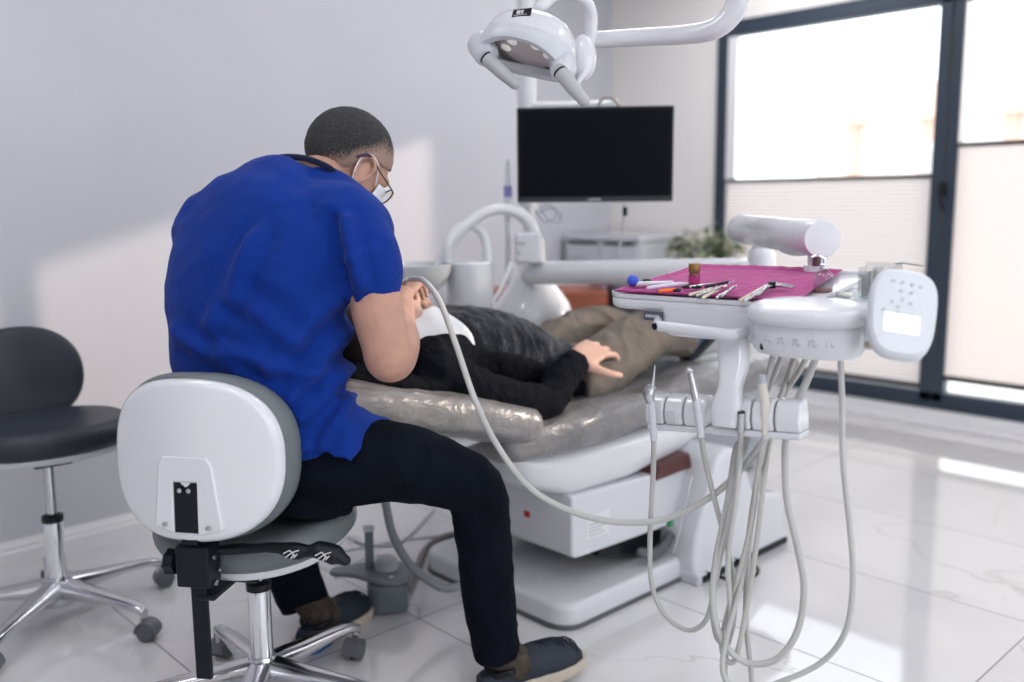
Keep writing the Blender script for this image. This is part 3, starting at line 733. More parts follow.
def section_tube(m, rows, n=36, k=6, p=2.3, cap=True):
    """rows: (centre, half width, half depth, right azimuth in degrees) -> lofted trunk"""
    cs = catmull([r[0] for r in rows], k); a = interp([r[1] for r in rows], len(cs)); b = interp([r[2] for r in rows], len(cs)); z = interp([r[3] for r in rows], len(cs))
    rings = []
    for i, c in enumerate(cs):
        t = (cs[min(i + 1, len(cs) - 1)] - cs[max(i - 1, 0)]).normalized()
        r = Vector((math.cos(rad(z[i])), -math.sin(rad(z[i])), 0)); r = (r - t * r.dot(t)).normalized(); d = t.cross(r)
        f = lambda q: math.copysign(abs(q) ** (2.0 / p), q)
        rings.append([c + r * a[i] * f(math.cos(2 * PI * j / n)) + d * b[i] * f(math.sin(2 * PI * j / n)) for j in range(n)])
    m.loft(rings, cap)
    return m
def smooth_limb(m, pts, rs, n=20, flat=1.0, up=None):
    return m.tube(pts, rs, n=n, k=8, flat=flat, up=up, rnd=True)
def hand(m, T, curl=(0.5, 0.5, 0.55, 0.6), spread=0.09, s=1.0, thumb=(0.75, 0.35), side=1):
    """adult hand; local frame: y along the fingers, x toward the thumb side, z out of the back of the hand"""
    V = lambda x, y, z: T @ Vector((x * s * side, y * s, z * s))
    rings = []
    for y, w_, h_ in ((-0.02, 0.024, 0.018), (0.0, 0.027, 0.018), (0.025, 0.036, 0.016), (0.055, 0.041, 0.014), (0.082, 0.040, 0.012), (0.092, 0.036, 0.010)):
        rings.append([V(w_ * math.cos(2 * PI * j / 16), y, h_ * math.sin(2 * PI * j / 16)) for j in range(16)])
    m.loft(rings)
    spec = ((0.029, 0.088, 0.072, 0.0085), (0.010, 0.092, 0.080, 0.0088), (-0.010, 0.090, 0.074, 0.0084), (-0.028, 0.082, 0.058, 0.0074))
    for i, (x, y, L_, r) in enumerate(spec):
        a0 = spread * (1.4 - i) ; d = Vector((math.sin(a0), math.cos(a0), 0)); p = Vector((x, y - 0.012, 0)); pts = [V(*p)]; ang = 0
        for j, fr_ in enumerate((0.22, 0.42, 0.30, 0.22)):
            if j: ang += curl[i] * (0.8, 1.0, 0.7)[j - 1]
            p = p + (d * math.cos(ang) + Vector((0, 0, -1)) * math.sin(ang)) * L_ * fr_
            pts.append(V(*p))
        m.tube(pts, [r * s * 1.08, r * s * 1.05, r * s, r * s * 0.95, r * s * 0.8], n=12, k=4, rnd=True)
    p = Vector((0.022, 0.012, -0.004)); pts = [V(*p)]; a = thumb[0]
    for j, L_ in enumerate((0.042, 0.032, 0.028)):
        p = p + Vector((math.sin(a) * L_, math.cos(a) * L_, -math.sin(thumb[1]) * L_)); pts.append(V(*p)); a -= 0.22
    m.tube(pts, [0.0150 * s, 0.0122 * s, 0.0105 * s, 0.0085 * s], n=12, k=4, rnd=True)
def frame_from(p, ydir, zdir):
    y = Vector(ydir).normalized(); z = Vector(zdir); z = (z - y * z.dot(y)).normalized(); x = y.cross(z)
    return Matrix(((x.x, y.x, z.x, p[0]), (x.y, y.y, z.y, p[1]), (x.z, y.z, z.z, p[2]), (0, 0, 0, 1)))
def head_shape(m, T):
    """local: y toward the face, z up, origin between the ears"""
    m.ell((0, -0.012, 0.035), (0.076, 0.098, 0.088), T=T, n=32, m=20)
    m.ell((0, 0.020, 0.000), (0.068, 0.074, 0.085), T=T, n=28, m=16, p=2.2)
    m.ell((0, 0.040, -0.062), (0.050, 0.050, 0.055), T=T, p=2.2)       # jaw
    m.ell((0, 0.082, -0.095), (0.022, 0.016, 0.018), T=T)              # chin
    m.ell((0, 0.078, 0.030), (0.050, 0.018, 0.016), T=T)               # brow
    m.loft([[Vector((sx * w_, y, z)) for sx, y, z in ((-1, y0, z0), (1, y0, z0), (0.35, y0 + d, z0), (-0.35, y0 + d, z0))] for w_, y0, z0, d in ((0.008, 0.080, 0.020, 0.010), (0.011, 0.080, -0.005, 0.022), (0.016, 0.080, -0.022, 0.030), (0.012, 0.080, -0.032, 0.018))], T=T)
    m.ell((0, 0.086, -0.050), (0.024, 0.012, 0.006), T=T); m.ell((0, 0.084, -0.062), (0.021, 0.012, 0.007), T=T)   # lips
    for sx in (-1, 1):
        m.ell((sx * 0.032, 0.076, 0.008), (0.014, 0.010, 0.009), T=T)  # lids
def ear_shape(m, T, sx):
    E = T @ Matrix.Translation((sx * 0.077, -0.002, -0.002)) @ Matrix.Rotation(sx * rad(-18), 4, 'Z') @ Matrix.Rotation(rad(-10), 4, 'X')
    rim = [(0, 0.012, -0.022), (0, 0.016, 0.002), (0, 0.012, 0.022), (0, -0.004, 0.033), (0, -0.018, 0.024), (0, -0.020, 0.006), (0, -0.012, -0.014), (0, 0.000, -0.030), (0, 0.010, -0.030)]
    m.tube([E @ Vector((sx * 0.008 * (1 if i in (2, 3, 4, 5, 6) else 0.3), y, z)) for i, (_, y, z) in enumerate(rim)], [0.0045] * 3, n=10, k=5)
    m.ell((sx * -0.001, -0.002, 0.0), (0.005, 0.016, 0.026), T=E)
    m.ell((sx * 0.003, 0.004, -0.026), (0.005, 0.009, 0.010), T=E)

# ------------------------------------------------ the dentist
den = thing('person', 'person in royal blue scrubs seated on the white-backed stool, bent over the patient', 'person', (-0.55, 2.05, 0))
HD = at(346, 170, 2.20)
HT = Matrix.Translation(HD) @ Matrix.Rotation(rad(-47), 4, 'Z') @ Matrix.Rotation(rad(-38), 4, 'X') @ Matrix.Rotation(rad(4), 4, 'Y') @ Matrix.Scale(1.05, 4)
sR = at(357, 236, 1.99); eR = at(390, 358, 1.95); wR = at(402, 296, 2.26)
sL = at(205, 232, 2.17); eL = Vector((-0.68, 2.27, 0.80)); wL = Vector((-0.36, 2.46, 0.93))
b = M()
nk = at(318, 182, 2.13)
section_tube(b, [((-0.53, 2.06, 0.60), .155, .115, 22), ((-0.545, 2.045, 0.75), .15, .105, 22), ((-0.555, 2.045, 0.90), .165, .11, 25), ((-0.545, 2.07, 1.04), .175, .11, 28), ((-0.525, 2.10, 1.12), .16, .09, 28), ((-0.49, 2.12, 1.19), .08, .07, 35)])
smooth_limb(b, [(-0.50, 2.10, 1.14), nk, HD + Vector((-0.035, -0.012, -0.055)), HD + Vector((0.0, 0.0, 0.0))], [.075, .062, .058, .06])
smooth_limb(b, [(-0.53, 2.10, 1.16), nk + Vector((-0.030, -.005, .004)), HD + Vector((-0.062, -0.01, -0.018))], [.07, .050, .040])
head_shape(b, HT)
smooth_limb(b, [at(310, 240, 2.07), at(355, 244, 1.995), at(372, 275, 1.97), at(377, 310, 1.96), at(386, 345, 1.95)], [.05, .050, .050, .056, .053])
smooth_limb(b, [at(384, 338, 1.95), eR, eR.lerp(wR, .25) + Vector((0.006, 0, -.006)), eR.lerp(wR, .6), wR], [.052, .054, .054, .041, .029])
smooth_limb(b, [(-0.58, 2.12, 1.09), sL + Vector((0.012, -.01, -0.03)), (-0.69, 2.18, 0.96), eL], [.065, .062, .050, .044])
smooth_limb(b, [eL, eL.lerp(wL, .3), eL.lerp(wL, .65), wL], [.044, .045, .036, .027])
gR = at(411, 283, 2.36)
hand(b, frame_from(wR, gR - wR, Vector((-0.3, -0.6, 0.75))), curl=(0.55, 0.6, 0.75, 0.85), side=-1, s=0.98, thumb=(0.45, 0.5))
hand(b, frame_from(wL, Vector((0.9, 0.15, 0.12)), Vector((0.1, -0.3, 1))), curl=(0.5, 0.55, 0.6, 0.7), side=-1, thumb=(0.6, 0.3))
# legs of the body inside the trousers, down to the feet
RL = [at(292, 462, 2.02), at(345, 462, 2.0), at(400, 462, 2.0), at(448, 475, 2.03), at(476, 492, 2.05), at(483, 535, 2.07), at(489, 595, 2.09), at(497, 655, 2.11)]
LLg = [at(240, 475, 2.12), at(265, 478, 2.28), at(290, 485, 2.45), at(289, 520, 2.50), at(290, 560, 2.45), at(304, 602, 2.395)]
smooth_limb(b, RL, [.10, .085, .075, .06, .052, .048, .04, .034])
smooth_limb(b, LLg, [.10, .085, .06, .055, .045, .034])
body = obj('body', b, m_skin, den, angle=180); remesh(body, 0.0055, 3)
for sx in (-1, 1):
    e_ = M(); ear_shape(e_, HT, sx); o_ = obj('ear', e_, m_skin, den, angle=180); remesh(o_, 0.002, 2)
# hair: close-cropped shell with a faded nape
def hair_material(base, fade):
    m, nt, bs, N, L = nodes('cropped_dark_hair')
    tc = N('ShaderNodeTexCoord'); n = N('ShaderNodeTexNoise'); n.inputs['Scale'].default_value = 420; n.inputs['Detail'].default_value = 3; L(tc.outputs['Object'], n.inputs['Vector'])
    r = N('ShaderNodeValToRGB'); r.color_ramp.elements[0].position = .45; r.color_ramp.elements[1].position = .75
    r.color_ramp.elements[0].color = (*base, 1); r.color_ramp.elements[1].color = (0.085, 0.082, 0.085, 1); L(n.outputs['Fac'], r.inputs[0])
    at_ = N('ShaderNodeAttribute'); at_.attribute_name = 'stubble'
    n2 = N('ShaderNodeTexNoise'); n2.inputs['Scale'].default_value = 300; L(tc.outputs['Object'], n2.inputs['Vector'])
    a = N('ShaderNodeMath'); a.operation = 'MULTIPLY_ADD'; L(n2.outputs['Fac'], a.inputs[0]); a.inputs[1].default_value = 0.9; L(at_.outputs['Fac'], a.inputs[2])
    mr = N('ShaderNodeMapRange'); mr.inputs[1].default_value = 0.75; mr.inputs[2].default_value = 1.15; L(a.outputs[0], mr.inputs[0])
    mx = N('ShaderNodeMix'); mx.data_type = 'RGBA'; L(mr.outputs[0], mx.inputs['Factor'])
    mx.inputs[6].default_value = (0.36, 0.235, 0.19, 1); L(r.outputs[0], mx.inputs[7]); L(mx.outputs[2], bs.inputs['Base Color'])
    bs.inputs['Roughness'].default_value = 0.8
    bp = N('ShaderNodeBump'); bp.inputs['Strength'].default_value = 0.9; bp.inputs['Distance'].default_value = 0.003; L(n.outputs['Fac'], bp.inputs['Height']); L(bp.outputs[0], bs.inputs['Normal'])
    return m
def hair(parent, T, material):
    vs = []; fs = []; nu, nv = 64, 40; attr = []
    idx = {}
    for j in range(nv + 1):
        for i in range(nu):
            el = PI / 2 - PI * 0.92 * j / nv; az_ = 2 * PI * i / nu
            x = 0.0785 * math.cos(el) * math.sin(az_); y = -0.012 + 0.101 * math.cos(el) * math.cos(az_); z = 0.035 + 0.092 * math.sin(el)
            if z < 0.0: x *= 1 - 0.12 * min(1, -z / 0.05)
            # hair line: forehead high, over the ears, low at the nape
            fy = math.cos(az_)
            line = 0.062 * max(0, fy) ** 0.7 + (0.012 if abs(fy) < .35 else 0) - 0.088 * max(0, -fy) ** 0.8 + 0.004
            hgt = (z - line)
            thick = max(0.0, min(1, hgt / 0.07)) * 0.007
            nrm = Vector((x / .0785 ** 2, (y + .012) / .101 ** 2, (z - .035) / .092 ** 2)).normalized()
            p_ = Vector((x, y, z)) + nrm * (thick + 0.0012 - (0.006 if hgt < -0.004 else 0)) + nrm * noise.noise(Vector((x, y, z)) * 160) * 0.0012
            idx[(i, j)] = len(vs); vs.append(T @ p_); attr.append(max(0.0, min(1.0, hgt / 0.075)))
    keep = [a > 0 for a in attr]
    for j in range(nv):
        for i in range(nu):
            q = (idx[(i, j)], idx[((i + 1) % nu, j)], idx[((i + 1) % nu, j + 1)], idx[(i, j + 1)])
            if sum(keep[a] for a in q) >= 2: fs.append(q)
    o = obj('hair', M().add(vs, fs), material, parent, angle=180)
    at_ = o.data.attributes.new('stubble', 'FLOAT', 'POINT'); at_.data.foreach_set('value', attr)
    return o
hair(den, HT, hair_material((0.005, 0.006, 0.009), 0))
# beard shadow is left to the mask; mask with ear loops
mk = M()
def maskf(u, v):
    a = rad(-78 + 156 * u); z = 0.0 - 0.105 * v + 0.012 * math.cos(a)
    R = 0.074 - 0.012 * v; 
    return HT @ Vector((R * math.sin(a) * 1.0, 0.030 + (0.072 - 0.006 * abs(v - .4)) * math.cos(a) ** 0.8 if math.cos(a) > 0 else 0.03, z))
mk.grid(maskf, 24, 12)
m_mask = mat('white_surgical_mask', (0.80, 0.82, 0.85), 0.8, bump=0.2, bscale=300)
mask = obj('mask', mk, m_mask, den, angle=180, solid=0.0025)
for sx in (-1, 1):
    lp = M().tube([HT @ Vector(p) for p in ((sx * 0.070, 0.046, -0.006), (sx * 0.082, 0.018, 0.030), (sx * 0.080, -0.012, 0.036), (sx * 0.082, -0.026, 0.010), (sx * 0.078, -0.014, -0.030), (sx * 0.066, 0.022, -0.070), (sx * 0.060, 0.045, -0.086))], 0.0016, n=8)
    obj('ear_loop', lp, m_mask, mask, angle=180)
m_spec = mat('brown_spectacle_frame', (0.05, 0.02, 0.018), 0.3); m_spect = mat('purple_temple_tip', (0.04, 0.012, 0.06), 0.35)
gl = M()
for sx in (-1, 1):
    gl.tube([HT @ Vector((sx * 0.034 + 0.026 * math.cos(q) * (1), 0.108 - 0.010 * abs(sx * 0.034 + 0.026 * math.cos(q)) / 0.06, 0.006 + 0.019 * math.sin(q))) for q in [2 * PI * j / 20 for j in range(21)]], 0.0019, n=8, k=1)
    gl.tube([HT @ Vector(p) for p in ((sx * 0.060, 0.098, 0.010), (sx * 0.074, 0.085, 0.012), (sx * 0.082, 0.030, 0.022), (sx * 0.084, -0.004, 0.034))], 0.0019, n=8)
gl.tube([HT @ Vector((x, 0.110, 0.012)) for x in (-0.009, 0, 0.009)], 0.002, n=8)
glasses = obj('spectacles', gl, m_spec, den, angle=180)
for sx in (-1, 1):
    obj('temple_tip', M().tube([HT @ Vector(p) for p in ((sx * 0.084, -0.004, 0.034), (sx * 0.087, -0.022, 0.026), (sx * 0.086, -0.036, 0.010))], [0.0028, 0.0036, 0.003], n=10, rnd=True), m_spect, glasses, angle=180)
    obj('lens', M().lathe([(0, 0), (0.0185, 0.0)], T=HT @ Matrix.Translation((sx * 0.034, 0.104, 0.006)) @ Matrix.Rotation(PI / 2, 4, 'X') @ Matrix.Scale(1.32, 4, (1, 0, 0)), n=28), m_pane, glasses)
# scrub top
t_ = M()
section_tube(t_, [((-0.530, 2.055, 0.665), .195, .150, 20), ((-0.540, 2.045, 0.73), .192, .142, 20), ((-0.558, 2.035, 0.80), .202, .140, 22), ((-0.568, 2.040, 0.92), .212, .144, 25), ((-0.565, 2.055, 1.03), .224, .144, 28), ((-0.555, 2.075, 1.11), .222, .132, 28), ((-0.542, 2.095, 1.170), .200, .114, 30), ((-0.518, 2.12, 1.212), .145, .094, 32), ((-0.488, 2.145, 1.240), .098, .084, 34)], n=44, p=2.4)
smooth_limb(t_, [at(300, 220, 2.07), at(342, 222, 2.02), at(360, 246, 1.985), at(368, 262, 1.975), at(369, 277, 1.97)], [.085, .086, .078, .073, .074])
smooth_limb(t_, [(-0.56, 2.10, 1.10), sL + Vector((0.040, -.02, 0.006)), (-0.668, 2.13, 1.02), (-0.672, 2.14, 0.93), (-0.665, 2.15, 0.84)], [.10, .100, .096, .090, .08])
smooth_limb(t_, [at(286, 188, 2.12), at(318, 187, 2.11), at(345, 204, 2.07), at(367, 229, 2.02)], [.054, .054, .057, .062])
# side hem flare that sits on the lap
t_.loft([[at(x, y, D) for x, y, D in r] for r in (
    [(300, 400, 1.93), (345, 395, 1.93), (352, 400, 2.02), (300, 405, 2.05)],
    [(275, 432, 1.90), (345, 420, 1.90), (372, 412, 2.02), (290, 425, 2.05)],
    [(262, 444, 1.885), (353, 464, 1.875), (394, 418, 2.05), (290, 444, 2.06)])])
top = obj('scrub_top', t_, m_scrub, den, angle=180)
remesh(top, 0.0075, 6)
def gauss(d, s_): return math.exp(-(d / s_) ** 2)
def shirt_folds(o):
    me = o.data; I = VIEW.inverted() @ gmat(den)
    J = I.inverted().to_3x3()
    ridge = [((at(262, 232, 1.95)), at(232, 300, 1.9), .018, .010), (at(255, 240, 1.95), at(205, 330, 1.9), .020, .008), (at(345, 222, 1.9), at(362, 285, 1.9), .014, .012), (at(330, 218, 1.92), at(345, 300, 1.9), .014, -.010),
             (at(240, 300, 1.88), at(300, 345, 1.88), .020, .008), (at(215, 350, 1.88), at(330, 380, 1.88), .018, .010), (at(330, 300, 1.88), at(270, 370, 1.88), .018, .009), (at(345, 330, 1.88), at(290, 400, 1.88), .016, .010),
             (at(180, 330, 2.0), at(235, 372, 1.88), .018, .008), (at(350, 370, 1.88), at(300, 420, 1.88), .014, .010), (at(352, 395, 1.88), at(320, 445, 1.88), .010, .009), (at(340, 262, 1.9), at(372, 250, 1.9), .010, .006)]
    nv = [v.normal.copy() for v in me.vertices]
    for v, vn in zip(me.vertices, nv):
        p = I @ v.co
        # folds are measured across the sheet in the x-z plane of the back
        d = 0
        for a_, b_, s_, k_ in ridge:
            ax, az_, bx_, bz = a_.x, a_.z, b_.x, b_.z; L2 = (bx_ - ax) ** 2 + (bz - az_) ** 2
            t = max(0, min(1, ((p.x - ax) * (bx_ - ax) + (p.z - az_) * (bz - az_)) / L2)); q = math.hypot(p.x - ax - t * (bx_ - ax), p.z - az_ - t * (bz - az_))
            d += max(0, min(1, (2.16 - p.y) / 0.10)) * 1.35 * k_ * (gauss(q, s_) - 0.55 * gauss(q - 1.6 * s_, s_))
        nz = noise.noise(Vector((p.x * 6, p.y * 4, p.z * 9)) + Vector((3, 1, 7)))
        r = max(0, 1 - abs(nz) * 3) ** 2 * 0.0045
        v.co += vn * (d + r)
    me.update()
shirt_folds(top); soften(top, 6)
cb = M()
cb.tube([at(266, 161, 2.15), at(284, 157, 2.11), at(303, 158, 2.085), at(318, 162.5, 2.07), at(332, 170, 2.07), at(340, 182, 2.14), at(330, 192, 2.25), at(300, 190, 2.30), at(275, 175, 2.24), at(266, 161, 2.15)], 0.0060, n=10, k=6, flat=1.2)
obj('collar', cb, m_collar, top, angle=180)
# trousers
tr = M()
section_tube(tr, [((-0.54, 2.05, 0.51), .17, .13, 20), ((-0.53, 2.06, 0.60), .175, .13, 20), ((-0.535, 2.05, 0.76), .16, .12, 20)])
tr.tube(RL, [.112, .100, .090, .077, .070, .067, .064, .058], n=24, rnd=False)
tr.ell(RL[4] + Vector((0.004, -0.004, 0.004)), (.062, .062, .062))
tr.tube(LLg + [LLg[-1] + (LLg[-1] - LLg[-2]) * .12], [.112, .098, .078, .072, .072, .068, .068], n=24)
trs = obj('trousers', tr, m_jeans, den, angle=180); remesh(trs, 0.007, 5); wrinkle(trs, 0.0035, 13, 2, (1, 1, 1.4))
# clogs: shaped from sections along the foot
def clog(name, heel, toe, label, parent, tiltz=0.0, blue=False):
    heel = Vector(heel); toe = Vector(toe); d = toe - heel; L_ = d.length
    F_ = frame_from(heel, d, Vector((0, 0, 1)))
    up_ = M(); sl_ = M()
    secs = [(0.00, .026, .062), (0.06, .036, .066), (0.2, .038, .072), (0.38, .042, .095), (0.52, .048, .092), (0.68, .054, .086), (0.82, .053, .075), (0.93, .042, .058), (1.0, .018, .034)]
    def outline(t):
        for i in range(len(secs) - 1):
            if secs[i][0] <= t <= secs[i + 1][0]:
                f = (t - secs[i][0]) / (secs[i + 1][0] - secs[i][0]); f = f * f * (3 - 2 * f)
                return secs[i][1] * (1 - f) + secs[i + 1][1] * f, secs[i][2] * (1 - f) + secs[i + 1][2] * f
    rings = []; rs = []; rsb = []
    for i in range(41):
        t = i / 40; hw, hh = outline(t)
        if i == 40: hw *= 0.6
        rings.append([F_ @ Vector((hw * math.copysign(abs(math.cos(q)) ** .75, math.cos(q)) * (1.0), t * L_, 0.022 + max(0, hh - .022) * math.copysign(abs(math.sin(q)) ** .85, math.sin(q)) if math.sin(q) > 0 else 0.022 + 0.004 * math.sin(q))) for q in [2 * PI * j / 28 for j in range(28)]])
        lift = 0.010 * max(0, t - .75) * 4
        rs.append([F_ @ Vector((x * (hw + 0.006), t * (L_ + 0.008) - 0.003, z)) for x, z in ((-.92, lift * 1.0), (.92, lift * 1.0), (1, 0.012 + lift * .5), (1, 0.030), (-1, 0.030), (-1, 0.012 + lift * .5))])
    up_.loft(rings); sl_.loft(rs)
    root = obj(name, up_, m_clog, parent, angle=60)
    obj('sole', sl_, m_sole, root, bevel=0.002)
    if blue: 
        q2 = [[F_ @ Vector((x * (outline(t)[0] + 0.008), t * L_ - 0.005, z)) for x, z in ((-.92, 0.0), (.92, 0.0), (1, 0.004), (1, 0.026), (-1, 0.026), (-1, 0.004))] for t in (0.0, 0.05, 0.1, 0.2, 0.27)]
        obj('heel_insert', M().loft(q2), m_bluefoam, root, bevel=0.002)
    # ribs across the toe box
    for k in range(9):
        t = 0.55 + 0.042 * k; hw, hh = outline(min(t, .99)); rb = M()
        rb.tube([F_ @ Vector((hw * 0.93 * math.cos(q), t * L_ + 0.012 * math.sin(q), 0.022 + (hh - .022) * math.sin(q) ** .85 + 0.0005)) for q in [rad(12 + 156 * j / 16) for j in range(17)]], 0.0022, n=6, k=1)
        obj('rib', rb, m_clog, root, angle=180)
    obj('strap', M().tube([F_ @ Vector((0.047 * math.cos(q) , 0.36 * L_ - 0.030 - 0.05 * math.sin(q), 0.058 + 0.012 * math.cos(q) ** 2)) for q in [rad(-0 + 180 * j / 12) for j in range(13)]], 0.006, n=8, k=1, flat=1.6), m_black, root, angle=180)
    return root
hR = at(484, 700, 2.09); hR.z = 0.0; tR = at(581, 655, 2.22); tR.z = 0.028
dR = (tR - hR).normalized(); hR2 = tR - dR * 0.285; hR2.z = 0.0
clog('shoe', hR2, tR, None, den)
hL = at(303, 645, 2.33); hL.z = 0.0; tL = at(367, 596, 2.6); tL.z = 0.012
dL = (tL - hL).normalized(); tL2 = hL + dL * 0.285; tL2.z = 0.0
clog('shoe', hL, tL2, None, den, blue=True)
for top_, heel_, d_ in ((RL[-1], hR2, dR), (LLg[-1], hL, dL)):
    an = heel_ + d_ * 0.075
    sk = M().tube([top_ + Vector((0, 0, 0.02)), top_.lerp(Vector((an.x, an.y, .10)), .6), (an.x, an.y, 0.085), Vector((an.x, an.y, 0.05)) + d_ * 0.03], [0.044, 0.046, 0.048, 0.046], n=24)
    so = obj('sock', sk, m_sock, den, angle=180); remesh(so, 0.006, 2); wrinkle(so, 0.0012, 30, 3, (1, 1, 2))

# ------------------------------------------------ the patient
pat = thing('person', 'person lying on the dental chair in black jacket and taupe jeans, hand on thigh', 'person', (-1.98, 2.0, 0.62), F=ROOM)
R_ = lambda x, y, X: at_room(x, y, X)
PX = -1.98
psh = R_(430, 362, -1.80); pel = R_(543, 402, -1.745); pwr = R_(577, 360, -1.79)
print('patient arm', psh, pel, pwr, (psh - pel).length, (pel - pwr).length)
def yrings(m, rows, n=36, p=2.3, k=6, cap=True):
    """rows: (x, y, z, half width, half height): trunk lying along the room's y axis"""
    cs = catmull([r[:3] for r in rows], k); a = interp([r[3] for r in rows], len(cs)); b_ = interp([r[4] for r in rows], len(cs)); rings = []
    for i, c in enumerate(cs):
        t = (cs[min(i + 1, len(cs) - 1)] - cs[max(i - 1, 0)]).normalized(); r = Vector((1, 0, 0)); r = (r - t * r.dot(t)).normalized(); d = r.cross(t)
        f = lambda q: math.copysign(abs(q) ** (2.0 / p), q)
        rings.append([c + r * a[i] * f(math.cos(2 * PI * j / n)) + d * b_[i] * f(math.sin(2 * PI * j / n)) for j in range(n)])
    m.loft(rings, cap); return m
PHT = Matrix.Translation((PX, 1.40, 0.885)) @ Matrix.Rotation(rad(180), 4, 'Z') @ Matrix.Rotation(rad(-90), 4, 'X') @ Matrix.Rotation(rad(180), 4, 'Z')
# head: crown toward -y, face up
PHT = Matrix(((-1, 0, 0, PX), (0, 0, -1, 1.40), (0, 1, 0, 0.865), (0, 0, 0, 1)))
PHT = Matrix.Translation((PX, 1.40, 0.865)) @ Matrix(((1, 0, 0, 0), (0, 0, -1, 0), (0, 1, 0, 0), (0, 0, 0, 1))) @ Matrix.Rotation(rad(-6), 4, 'X')
b = M()
TR = [(PX, 1.53, .80, .10, .06), (PX, 1.58, .795, .155, .092), (PX, 1.68, .785, .168, .108), (PX, 1.80, .755, .158, .108), (PX, 1.93, .700, .152, .095), (PX, 2.05, .672, .160, .090)]
yrings(b, TR)
smooth_limb(b, [(PX, 1.42, 0.835), (PX, 1.50, 0.82), (PX, 1.58, 0.80)], [.052, .054, .06])
head_shape(b, PHT)
smooth_limb(b, [(PX + .1, 1.60, .79), psh, R_(487, 392, -1.755), pel], [.045, .042, .038, .036])
smooth_limb(b, [pel, pel.lerp(pwr, .4), pwr], [.038, .038, .027])
pl_sh = Vector((PX - .17, 1.58, .77)); pl_el = Vector((PX - .245, 1.84, .67)); pl_w = Vector((PX - .20, 2.08, .70))
smooth_limb(b, [(PX - .1, 1.60, .79), pl_sh, pl_sh.lerp(pl_el, .5), pl_el], [.05, .052, .044, .038])
smooth_limb(b, [pl_el, pl_el.lerp(pl_w, .4), pl_w], [.038, .038, .026])
hd = (R_(606, 352, -1.93) - pwr)
hand(b, frame_from(pwr, R_(608, 341, -1.81) - pwr, Vector((0.55, -0.35, 0.80))), curl=(0.35, 0.5, 0.6, 0.7), spread=0.16, side=1, s=1.15, thumb=(0.95, 0.2))
hand(b, frame_from(pl_w, Vector((0.25, 0.9, -0.05)), Vector((-0.2, 0, 1))), curl=(0.3, 0.3, 0.35, 0.4), side=-1, s=0.92)
PRL = [Vector((PX + .095, 2.02, .665)), R_(590, 374, -1.87), R_(622, 351, -1.87), R_(648, 333, -1.88), R_(666, 334, -1.89), R_(678, 338, -1.89), R_(688, 340, -1.89)]
PLL = [Vector((PX - .095, 2.02, .675)), Vector((PX - .10, 2.18, .73)), Vector((PX - .105, 2.36, .765)), Vector((PX - .105, 2.52, .73)), Vector((PX - .10, 2.58, .70)), Vector((PX - .10, 2.64, .690))]
print('patient leg', [tuple(round(c, 2) for c in p) for p in PRL])
smooth_limb(b, PRL, [.075, .070, .062, .052, .048, .045, .034]); smooth_limb(b, PLL, [.075, .068, .056, .050, .045, .034])
pbody = obj('body', b, m_skinp, pat, F=ROOM, angle=180); remesh(pbody, 0.0055, 3)
phair = hair(pat, VIEW.inverted() @ PHT, mat('short_brown_hair', (0.04, 0.025, 0.018), 0.7, bump=0.8, bscale=300))
for sx in (-1, 1):
    e_ = M(); ear_shape(e_, PHT, sx); o_ = obj('ear', e_, m_skinp, pat, F=ROOM, angle=180); remesh(o_, 0.0025, 1)
tee = M(); yrings(tee, [(x, y, z + .006, a + .008, h_ + .010) for x, y, z, a, h_ in TR[0:5]] + [(PX, 2.00, .688, .162, .098)])
to = obj('tee_shirt', tee, m_camo, pat, F=ROOM, angle=180); remesh(to, 0.008, 3); wrinkle(to, 0.006, 12, 5, (0.7, 1.6, 1))
# open jacket: near-side and far-side panels plus sleeves
jk = M()
def panel(sx, a0, a1, off):
    rings = []
    rows = [(y, z, a, h_) for _, y, z, a, h_ in TR[1:6]]
    cs = catmull([(0, r[0], r[1]) for r in rows], 6); A = interp([r[2] for r in rows], len(cs)); H_ = interp([r[3] for r in rows], len(cs))
    for i, c in enumerate(cs):
        pts = []
        aa1 = a1 - rad(18) * (i / len(cs))
        for j in range(15):
            q = a0 + (aa1 - a0) * j / 14; pts.append(Vector((PX + sx * (A[i] + off) * math.cos(q), c.y, c.z + (H_[i] + off) * math.sin(q))))
        for j in range(14, -1, -1):
            q = a0 + (aa1 - a0) * j / 14; pts.append(Vector((PX + sx * (A[i] - .012) * math.cos(q), c.y, c.z + (H_[i] - .012) * math.sin(q))))
        rings.append(pts)
    jk.loft(rings)
panel(1, rad(-62), rad(8), 0.026); panel(-1, rad(-62), rad(42), 0.024)
jk.tube([Vector((PX + .11, 1.60, .79)), psh + Vector((0, 0, 0)), R_(487, 392, -1.755), pel, pel.lerp(pwr, .5), pwr], [.06, .058, .054, .053, .048, .040], n=24)
jk.tube([pel.lerp(pwr, .84), pel.lerp(pwr, .98)], .044, n=24, k=1)
jk.tube([Vector((PX - .11, 1.60, .79)), pl_sh, pl_sh.lerp(pl_el, .5), pl_el, pl_el.lerp(pl_w, .5), pl_w], [.07, .066, .060, .054, .048, .040], n=24)
# hood / collar bunched behind the neck
yrings(jk, [(PX, 1.46, .775, .12, .035), (PX, 1.52, .775, .17, .055), (PX, 1.60, .77, .185, .07)])
